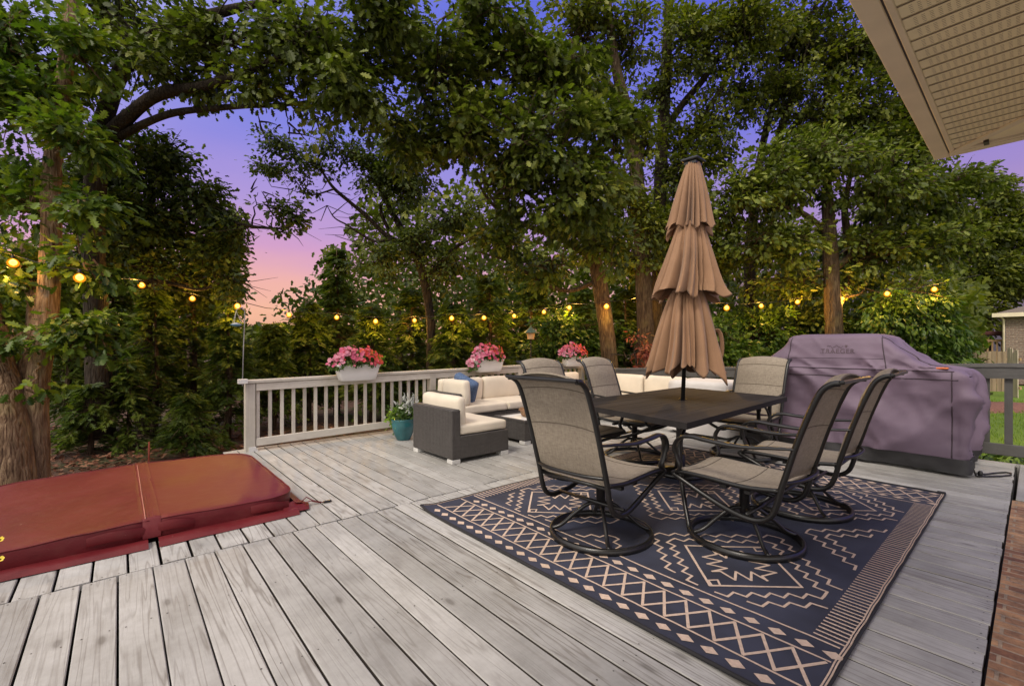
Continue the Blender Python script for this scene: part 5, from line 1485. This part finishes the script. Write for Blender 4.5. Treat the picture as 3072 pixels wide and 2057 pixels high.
# --- the thin crooked tree against the sunset
tree('crooked_tree', 'thin crooked tree with bare dark branches against the purple sky',
  [[(985, 860, 10.8, .12), (985, 740, 10.8, .105), (972, 650, 10.7, .10), (955, 590, 10.6, .095), (930, 545, 10.5, .085), (905, 500, 10.4, .065), (880, 455, 10.3, .05), (858, 410, 10.2, .04), (840, 370, 10.1, .03), (825, 330, 10.0, .02)],
   [(925, 560, 10.5, .06), (880, 535, 10.4, .055), (845, 500, 10.3, .048), (800, 462, 10.2, .042), (765, 432, 10.1, .036), (745, 405, 10.1, .03), (722, 375, 10.0, .024), (680, 362, 10.0, .016), (640, 366, 10.0, .008)],
   [(900, 545, 10.4, .04), (860, 552, 10.3, .032), (825, 535, 10.3, .026), (795, 515, 10.2, .020), (765, 498, 10.2, .015), (748, 470, 10.2, .008)],
   [(888, 525, 10.4, .045), (870, 470, 10.3, .036), (905, 430, 10.3, .03), (872, 380, 10.2, .022), (846, 345, 10.2, .016), (838, 300, 10.1, .01)],
   [(765, 432, 10.1, .022), (720, 445, 10.0, .016), (685, 440, 10.0, .010), (660, 432, 10.0, .006)],
   [(970, 640, 10.7, .05), (1050, 560, 10.5, .045), (1125, 520, 10.4, .042), (1135, 470, 10.3, .036), (1110, 430, 10.2, .028), (1100, 380, 10.2, .018)],
   [(1135, 480, 10.3, .034), (1160, 445, 10.2, .03), (1175, 400, 10.2, .02)], [(925, 548, 10.5, .03), (1000, 520, 10.5, .02), (1050, 528, 10.4, .012), (1110, 520, 10.4, .01)]],
  [(860, 410, 10.2, 55, 60, .8, .8), (930, 420, 10.2, 75, 75, .8, 1.1), (800, 350, 10.0, 60, 50, .7, .7), (960, 560, 10.4, 60, 45, .8, 1.2), (1050, 500, 10.3, 70, 50, .8, .9), (690, 420, 10, 40, 25, .4, .45), (612, 385, 9.8, 42, 40, .5, .9), (655, 335, 9.8, 50, 40, .5, 1.0), (725, 385, 9.9, 45, 45, .5, .7), (880, 600, 10.4, 70, 45, .8, 1.2), (1020, 620, 10.4, 90, 50, .8, 1.5), (760, 330, 9.8, 50, 45, .5, .8), (900, 340, 10, 70, 60, .6, 1.2)],
  LEAF['dark'], BARK['dark'], .095, MID, sig=.12, bare=60)
# --- centre oaks
tree('oak_tree', 'lit forked oak behind the third flower box with a crown hanging over the deck',
  [[(1398, 880, 9.4, .18), (1390, 780, 9.4, .165), (1378, 690, 9.4, .155), (1366, 620, 9.3, .15), (1350, 565, 9.2, .13), (1338, 500, 9.0, .10), (1328, 420, 8.6, .08), (1300, 330, 8.2, .055)],
   [(1362, 600, 9.3, .08), (1300, 555, 9.1, .068), (1235, 528, 9.0, .058), (1170, 500, 8.9, .048), (1120, 460, 8.8, .035), (1085, 400, 8.6, .02)],
   [(1352, 565, 9.2, .06), (1290, 510, 8.9, .05), (1220, 450, 8.4, .04), (1140, 380, 8.0, .03), (1060, 280, 7.6, .02)],
   [(1368, 640, 9.4, .05), (1300, 665, 9.4, .045), (1230, 640, 9.4, .04), (1170, 600, 9.4, .03), (1090, 575, 9.4, .02)]],
  [(1230, 330, 7.4, 165, 110, .9, 2.1), (1070, 310, 7.6, 120, 100, .9, 1.9), (1330, 430, 7.7, 120, 95, .9, 2.1), (1170, 430, 8.0, 120, 70, .8, 1.6), (1020, 180, 7.4, 120, 110, .9, 1.9), (1220, 150, 7.4, 150, 115, .9, 2.0), (1060, 50, 7.2, 130, 90, .9, 1.8), (1380, 560, 8.8, 90, 60, .8, 1.3), (1150, 560, 9.0, 120, 50, .8, 1.2), (1260, 600, 9.2, 100, 55, .8, 1.1), (950, 300, 7.9, 80, 100, .8, 1.4), (1390, 300, 8.0, 90, 100, .8, 1.6), (1280, 500, 8.3, 80, 50, .6, 1.5)],
  LEAF['oak'], BARK['brown'], .145, OAK, m=10)
tree('oak_tree', 'straight trunk lit by a bulb just left of the umbrella, forking high up',
  [[(1482, 880, 11, .21), (1474, 700, 11, .195), (1466, 540, 11, .18), (1452, 360, 10.9, .165), (1430, 245, 10.7, .145), (1410, 160, 10.6, .12), (1395, 60, 10.5, .10), (1385, -60, 10.4, .08)],
   [(1455, 390, 10.9, .09), (1470, 330, 11, .08), (1490, 250, 11, .07)], [(1428, 240, 10.7, .08), (1395, 195, 10.5, .075), (1345, 130, 10.3, .06), (1300, 90, 10.2, .045)], [(1440, 255, 10.7, .05), (1390, 210, 10.5, .04), (1340, 200, 10.4, .035), (1300, 235, 10.3, .02)]],
  [(1330, 60, 10.5, 120, 90, 1, 1.3), (1445, 90, 10.6, 75, 90, 1, .9), (1420, 440, 10.9, 80, 80, 1, 1.5), (1480, 520, 11, 90, 70, 1, 1.7), (1440, 600, 11, 100, 50, 1, 1.2), (1360, 210, 10.5, 80, 70, .9, 1.0), (1480, 330, 11, 50, 70, .8, .8)],
  LEAF['back'], BARK['brown'], .12, MID)
tree('oak_tree', 'tall dark straight trunk directly behind the closed umbrella',
  [[(1508, 880, 11.8, .20), (1506, 700, 11.8, .185), (1508, 520, 11.8, .175), (1512, 380, 11.8, .16), (1520, 220, 11.7, .145), (1528, 60, 11.6, .125), (1532, -80, 11.6, .10)],
   [(1520, 300, 11.7, .09), (1560, 240, 11.6, .085), (1610, 180, 11.5, .075), (1665, 100, 11.4, .06), (1730, 30, 11.3, .05), (1790, -40, 11.2, .04)],
   [(1555, 350, 11.8, .07), (1600, 280, 11.7, .065), (1650, 200, 11.6, .055), (1700, 120, 11.5, .04)]],
  [(1580, 110, 11.4, 110, 110, 1.2, 1.1), (1700, 80, 11.2, 120, 100, 1.2, 1.2), (1570, 390, 11.6, 80, 100, 1, 1.6), (1640, 280, 11.4, 80, 90, 1, 1.0), (1570, 520, 11.7, 90, 70, 1, 1.7), (1500, 200, 11.6, 50, 80, .8, .8), (1610, 600, 11.8, 110, 60, 1, 1.6)],
  LEAF['back'], BARK['dark'], .12, MID)
# --- right side
tree('oak_tree', 'broad oak rising behind the covered grill with a dark twin stem',
  [[(1912, 880, 10.6, .22), (1908, 760, 10.6, .185), (1903, 660, 10.6, .165), (1898, 560, 10.5, .15), (1893, 460, 10.4, .11), (1890, 370, 10.3, .07)],
   [(1905, 720, 10.7, .11), (1935, 640, 10.8, .105), (1940, 560, 10.8, .09), (1932, 480, 10.7, .07), (1945, 400, 10.6, .05)],
   [(1896, 540, 10.5, .07), (1862, 505, 10.4, .06), (1815, 478, 10.3, .05), (1750, 465, 10.2, .035)],
   [(1904, 620, 10.6, .075), (1960, 570, 10.5, .068), (2030, 495, 10.4, .058), (2090, 440, 10.3, .045), (2150, 410, 10.3, .03)]],
  [(1780, 420, 10.2, 110, 90, 1, 1.9), (1900, 370, 10.2, 120, 85, 1, 1.7), (2020, 420, 10.2, 130, 85, 1, 1.9), (2150, 450, 10.4, 100, 75, 1, 1.8), (1760, 560, 10.5, 110, 75, 1, 1.7), (1990, 580, 10.5, 130, 70, 1, 1.6), (2120, 560, 10.6, 95, 60, 1, 1.7), (1840, 650, 10.8, 140, 45, 1, 1.3), (2080, 680, 10.2, 110, 50, .9, 1.3), (1690, 460, 10.5, 80, 90, 1, 1.6), (2230, 420, 10.6, 60, 55, .7, 1.5)],
  LEAF['oak'], BARK['brown'], .13, OAK, m=11)
tree('oak_tree', 'leaning yellow green oak beyond the umbrella with long bare limbs at the upper right',
  [[(1715, 880, 12.8, .17), (1715, 620, 12.7, .15), (1725, 480, 12.6, .13), (1765, 370, 12.4, .115), (1795, 270, 12.2, .10), (1825, 180, 12.0, .08), (1860, 60, 11.8, .06)],
   [(1725, 480, 12.6, .10), (1735, 380, 12.5, .09), (1765, 250, 12.3, .08), (1810, 130, 12.1, .06), (1850, 30, 12, .04)],
   [(1765, 370, 12.4, .08), (1840, 300, 12.1, .07), (1910, 200, 11.8, .055), (1970, 130, 11.6, .035)],
   [(1800, 270, 12.2, .05), (1850, 265, 12, .04), (1890, 290, 11.9, .03), (1950, 250, 11.8, .02)]],
  [(1830, 70, 11.8, 120, 100, 1.2, 1.4), (1960, 120, 11.5, 120, 105, 1.2, 1.6), (1790, 220, 12, 110, 90, 1.2, 1.2), (1920, 260, 11.6, 115, 85, 1.2, 1.6), (2050, 260, 11.6, 105, 95, 1.2, 1.8), (1690, 200, 12, 80, 80, 1, .8), (2010, 340, 11.6, 120, 60, 1, 1.5), (2130, 330, 11.4, 90, 70, 1, 1.6), (1860, 330, 12, 90, 50, 1, 1.4)],
  LEAF['back'], BARK['dark'], .12, MID)
tree('maple_tree', 'distant full green tree above the neighbouring brick house',
  [[(2255, 900, 27, .3), (2255, 700, 27, .25), (2262, 560, 27, .18), (2280, 480, 27, .1)]],
  [(2220, 540, 26, 80, 70, 2, 2.4), (2320, 520, 26, 75, 95, 2, 2.4), (2250, 630, 26, 110, 65, 2, 2.4), (2345, 620, 26, 80, 80, 2, 2.4), (2200, 720, 26, 90, 60, 2, 2.2), (2270, 460, 26, 50, 45, 1.5, 2)],
  LEAF['back'], BARK['brown'], .27, MID, sig=.35)
tree('laurel_bush', 'bright drooping leafed bush rising over the right end of the covered grill',
  [[(2105, 900, 9.6, .05), (2105, 800, 9.6, .04), (2105, 720, 9.6, .02)]],
  [(2110, 740, 9.5, 85, 75, .6, 2.4), (2040, 720, 9.7, 65, 60, .5, 2.0), (2165, 775, 9.6, 50, 42, .5, 2.2), (2110, 830, 9.5, 95, 50, .6, 2.0), (2100, 670, 9.6, 60, 40, .5, 1.6), (2185, 830, 9.7, 40, 40, .5, 2.0)],
  LEAF['shrub'], BARK['dark'], .13, OVAL*np.array([.8, 1]), cat='bush', droop=.8, sig=.13)
for i, (u, v, d, ru, rv, lb) in enumerate([
    (1620, 770, 10.4, 75, 65, 'glowing green shrub right of the umbrella under the string lights'),
    (1735, 765, 11.4, 85, 75, 'rounded shrub behind the far end chair and left of the grill top'),
    (1850, 745, 11.6, 90, 55, 'low dark shrub directly behind the grill hood'),
    (1985, 735, 11.4, 85, 60, 'shrub between the broad oak trunk and the laurel bush'),
    (1300, 760, 10.6, 80, 60, 'small leafy shrub between the bird feeder and the lit forked oak')]):
    tree('shrub', lb, [[(u, 900, d, .04), (u, v, d, .02)]], [(u, v, d, ru, rv, .7, 2.3), (u-ru*.5, v+50, d, ru*.8, rv*.7, .6, 2.0), (u+ru*.5, v+45, d, ru*.8, rv*.7, .6, 2.0)],
         LEAF['shrub'] if i != 2 else LEAF['dark'], BARK['dark'], .12, MID, 'shrubs along the back of the yard', 'shrub')
tree('japanese_maple', 'feathery red Japanese maple behind the railing left of the umbrella',
  [[(1462, 920, 8.9, .03), (1458, 850, 8.9, .025), (1450, 800, 8.9, .015)]],
  [(1452, 782, 8.9, 38, 18, .35, 1.6), (1440, 815, 8.8, 45, 20, .35, 1.8), (1478, 800, 8.9, 30, 22, .3, 1.6), (1450, 850, 8.8, 55, 20, .35, 1.5)],
  LEAF['maple'], BARK['dark'], .10, FROND, sig=.09, droop=.7, cull=False)
# --- evergreens
for u, d, vt, hw, lb in [
    (150, 8.6, 640, 95, 'cedar directly right of the ridged left trunk, low dark boughs'),
    (255, 9.6, 590, 105, 'second cedar from the left trunk, behind the fold of the hot tub cover'),
    (352, 8.8, 660, 100, 'cedar rising above the rusty red stake'),
    (440, 9.8, 600, 105, 'tall dark cedar under the fourth string bulb'),
    (520, 8.6, 700, 85, 'cedar just left of the railing end post'),
    (625, 9.6, 735, 80, 'short cedar right behind the railing end post and hook'),
    (705, 10.8, 690, 90, 'low cedar between the hook and the first flower box'),
    (770, 11.8, 565, 85, 'feathery pointed cedar silhouetted at the bottom of the sunset gap'),
    (850, 10.6, 700, 95, 'cedar right behind the first flower box'),
    (940, 11.4, 660, 95, 'cedar behind the railing midway between the first two flower boxes'),
    (1035, 10.4, 690, 100, 'wide cedar left of the second flower box'),
    (1120, 11.2, 630, 100, 'cedar glowing under two bulbs above the second flower box'),
    (1215, 12.0, 610, 110, 'tall cedar behind the lantern shaped bird feeder'),
    (1330, 11.4, 660, 90, 'cedar left of the lit forked oak trunk'),
    (1430, 12.2, 650, 80, 'slender cedar between the two lit trunks')]:
    conifer(lb, u, d, vt, hw, n_b=120 if vt > 600 else 150)
for u, d, vt, hw, lb in [(205, 7.6, 880, 85, 'young sparse cedar sapling in front of the woods left of the stake'),
    (430, 7.4, 900, 80, 'young cedar sapling low behind the right half of the hot tub cover'), (290, 8.0, 820, 85, 'middle cedar sapling behind the hot tub cover fold')]:
    conifer(lb, u, d, vt, hw, n_b=55, dens=18, name='cedar_sapling', group='cedar saplings behind the hot tub', low=.05)
# --- far woods closing the view
def far_woods():
    n = 105000
    U = RNG.uniform(-1800, 2250, n); D = RNG.uniform(16, 27, n)
    top = 455+60*np.sin(U/90.)+40*np.sin(U/37.)
    top = np.where((U > 555) & (U < 735), 745, top); top = np.where(U < 480, 540, top); top = np.where(U > 2180, 640, top)
    V = top+(930-top)*RNG.uniform(0, 1, n)**.8
    pts = np.array([P(u, v, d) for u, v, d in zip(U, V, D)])
    keep = (~in_gap(pts)) & (pts[:, 2] > ZG-1.5); pts = pts[keep]; n = len(pts)
    lv = leaves(pts, rdir(n), rdir(n)+np.array([0, 0, .6]), RNG.uniform(.2, .42, n), MID)
    blot = np.array([noise.noise(Vector(p)*.7) for p in pts])
    tag(soup('distant_woods', lv, None, np.tile(np.clip(.4+.5*blot+RNG.normal(0, .15, n), 0, 1), 2), LEAF['back']), kind='stuff')
far_woods()
for u, d, r, lb in [(432, 13.5, .09, 'slim bare trunk deep in the woods left of the sunset gap'), (700, 14, .09, 'slim trunk in the shade right of the hook'), (1095, 13.2, .12, 'slim trunk in the shade behind the second flower box'), (1150, 14.5, .10, 'thin trunk left of the bird feeder, deep in shade'), (1590, 14, .12, 'slim trunk partly hidden behind the umbrella cloth'), (915, 14.2, .10, 'slim shaded trunk above the middle railing post')]:
    a = P(u, 900, d); a.z = ZG-.3
    t = thing('slim_tree', lb, 'tree', a, 0, 'slim trunks in the shaded woods')
    m = MB(); h = 3.6; m.tube([(0, 0, 0), (.05, .03, h*.4), (-.02, .08, h*.75), (.05, .1, h)], [r, r*.85, r*.7, r*.5], 8); m.build('trunk', BARK['brown'], t)
    n = 400; c = RNG.normal(size=(n, 3))*np.array([.7, .7, .5])+np.array([0, 0, h])
    c2 = c+np.array(a); c = c[~in_gap(c2)]; n = len(c)
    soup('crown', leaves(c, rdir(n), rdir(n)+np.array([0, 0, 1.]), RNG.uniform(.15, .25, n), MID), None, np.tile(RNG.uniform(.1, .7, n), 2), LEAF['dark'], t)

# ================================================================== string lights
def string_lights():
    B = [(30, 598, 5.25), (182, 632, 5.55), (324, 650, 6.2), (440, 681, 6.8), (543, 698, 7.3), (661, 718, 7.9), (770, 724, 8.5), (859, 733, 9.0), (948, 731, 9.3), (1033, 726, 9.5), (1107, 725, 9.6), (1176, 721, 9.6), (1244, 712, 9.5), (1302, 702, 9.4), (1387, 699, 9.0), (1460, 687, 9.2), (1560, 700, 9.0), (1662, 702, 8.8), (1741, 698, 8.7), (1824, 689, 8.6), (1927, 682, 8.5), (2029, 670, 8.4), (2137, 660, 8.3)]
    AC = np.concatenate(ALLC); dep = AC[:, :2] @ FW; lat = AC[:, :2] @ RT; B2 = []
    for u, v, d in B:                # hang each bulb just in front of the nearest thick foliage
        q = np.hypot(lat-dep*(u*S_-CX)/F_, AC[:, 2]-(H-(v*S_-CY)*dep/F_))
        z = np.sort(dep[(q < .14) & (dep > 5.0)])
        B2.append(float(z[min(len(z)-1, 5)])-.20 if len(z) > 3 else d)
    for k in range(2): B2 = [min(B[i][2]+2.2, max(B[i][2]-.8, B2[i])) for i in range(len(B))]
    B = [(u, v, z if u != 1560 else d) for (u, v, d), z in zip(B, B2)]
    pts = [P(*b) for b in B]; o = pts[0]
    t = thing('string_lights', 'warm glowing bulb string sagging through the trees behind the deck', 'string lights', o)
    W = MB(); wire = [P(-60, 575, 5.2)+Vector((0, 0, .09))]
    for i, p in enumerate(pts):
        wire.append(p+Vector((0, 0, .085)))
        if i < len(pts)-1: wire.append((p+pts[i+1])/2+Vector((0, 0, .045)))
    wire.append(P(2240, 640, 8.2)+Vector((0, 0, .09)))
    W.tube(wire, .007, 5); W.build('cable', M['black'], t, o)
    gm, nt = new_mat('glowing_bulb')
    e = nt.n('ShaderNodeEmission', {'Color': (1.0, .56, .13, 1), 'Strength': 26.0}); nt.n('ShaderNodeOutputMaterial', {'Surface': e.outputs[0]})
    am, nt = new_mat('amber_halo_shell')  # enlarged glowing shell stands in for the halo round each bulb
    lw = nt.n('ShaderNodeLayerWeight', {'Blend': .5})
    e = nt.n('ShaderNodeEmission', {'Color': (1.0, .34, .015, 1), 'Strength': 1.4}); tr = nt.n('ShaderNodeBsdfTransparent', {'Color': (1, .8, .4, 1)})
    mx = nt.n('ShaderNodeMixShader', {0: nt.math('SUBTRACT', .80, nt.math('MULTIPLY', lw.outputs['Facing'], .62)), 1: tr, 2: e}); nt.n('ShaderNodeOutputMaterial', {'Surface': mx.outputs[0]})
    for i, p in enumerate(pts):
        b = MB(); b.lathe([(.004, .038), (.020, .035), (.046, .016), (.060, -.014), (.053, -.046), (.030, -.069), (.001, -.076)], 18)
        ob = b.build('bulb_halo_shell', am, t); ob.location = p-o
        b = MB(); b.lathe([(.003, .028), (.022, .017), (.036, -.005), (.031, -.030), (.013, -.046), (.001, -.049)], 12)
        fi = b.build('filament', gm, ob)
        s = MB(); s.lathe([(.016, .032), (.018, .04), (.018, .075), (.008, .088)], 10); so = s.build('socket', M['black'], ob)
        L = bpy.data.lights.new('bulb_light', 'POINT'); L.energy = 17 if i < 3 else 36; L.color = (1.0, .53, .09); L.shadow_soft_size = .06
        lo = bpy.data.objects.new('bulb_light', L); COL.objects.link(lo); lo.parent = ob; lo.location = (-.655*.07, -.7556*.07, -.06)
string_lights()

# ================================================================== sky and sun
def world():
    w = bpy.data.worlds.new('World'); SC.world = w; w.use_nodes = True
    nt = NT(w.node_tree)
    tc = nt.n('ShaderNodeTexCoord'); d = tc.outputs['Generated']
    sp = nt.n('ShaderNodeSeparateXYZ', {0: d})
    cl = nt.n('ShaderNodeTexNoise', {'Vector': nt.n('ShaderNodeMapping', {0: d, 'Scale': (1, 1, 5)}).outputs[0], 'Scale': 3.0, 'Detail': 4.0})
    z = nt.math('ADD', sp.outputs[2], nt.math('MULTIPLY', nt.math('SUBTRACT', cl.outputs[0], .5), .07))
    dusk = nt.ramp(z, [(0.0, (.55, .26, .16)), (.06, (.93, .50, .34)), (.12, (.88, .46, .42)), (.19, (.66, .36, .60)), (.27, (.46, .33, .70)), (.40, (.235, .245, .76)), (.62, (.13, .165, .73)), (1.0, (.10, .13, .55))])
    # the sunset glow sits low in one direction only; elsewhere the low sky is mauve grey
    sd = P(610, 700, 10); sl = math.hypot(sd.x, sd.y)
    az = nt.n('ShaderNodeVectorMath', {0: d, 1: (sd.x/sl, sd.y/sl, .1)}, operation='DOT_PRODUCT')
    af = nt.n('ShaderNodeMapRange', {0: az.outputs['Value'], 1: .45, 2: .93, 3: 0.0, 4: 1.0}, interpolation_type='SMOOTHSTEP')
    cool = nt.ramp(z, [(0.0, (.10, .085, .10)), (.1, (.26, .19, .27)), (.24, (.40, .28, .58)), (.40, (.20, .20, .74)), (.62, (.11, .135, .72)), (1.0, (.10, .13, .55))])
    dusk_c = nt.mix(af.outputs[0], cool.outputs[0], dusk.outputs[0])
    sky = nt.n('ShaderNodeTexSky', sky_type='NISHITA'); sky.sun_disc = False
    sky.sun_elevation = R(56); sky.sun_rotation = R(270)
    k = nt.n('ShaderNodeVectorMath', {0: d, 1: tuple(float(x) for x in (-.60, -.20, .775))}, operation='DOT_PRODUCT')
    f = nt.n('ShaderNodeMapRange', {0: k.outputs['Value'], 1: .0, 2: .85, 3: 0.0, 4: 1.0}, interpolation_type='SMOOTHSTEP')
    warm = nt.mix(.06, (WARM[0], WARM[1], WARM[2]), sky.outputs[0])
    col = nt.mix(f.outputs[0], dusk_c, warm)
    bg = nt.n('ShaderNodeBackground', {'Color': col, 'Strength': 1.0})
    nt.n('ShaderNodeOutputWorld', {'Surface': bg.outputs[0]})
    s = bpy.data.lights.new('sun', 'SUN'); s.energy = 2.0; s.angle = R(15); s.color = (1.0, .90, .78)
    so = bpy.data.objects.new('sun', s); COL.objects.link(so)
    e = R(50); dv = Vector((-math.cos(e), -.16, math.sin(e)))      # toward the sun: low left behind the camera
    so.rotation_euler = dv.to_track_quat('Z', 'Y').to_euler(); so.location = (-8, 0, 10)
WARM = (1.62, 1.46, 1.24)  # bright warm sky area added out of view as soft fill light
world()
SC.view_settings.view_transform = 'Standard'; SC.view_settings.look = 'None'
SC.view_settings.exposure = 0; SC.view_settings.gamma = 1
SC.cycles.max_bounces = 6; SC.cycles.diffuse_bounces = 3; SC.cycles.transmission_bounces = 3; SC.cycles.glossy_bounces = 2
SC.cycles.sample_clamp_indirect = 4.0
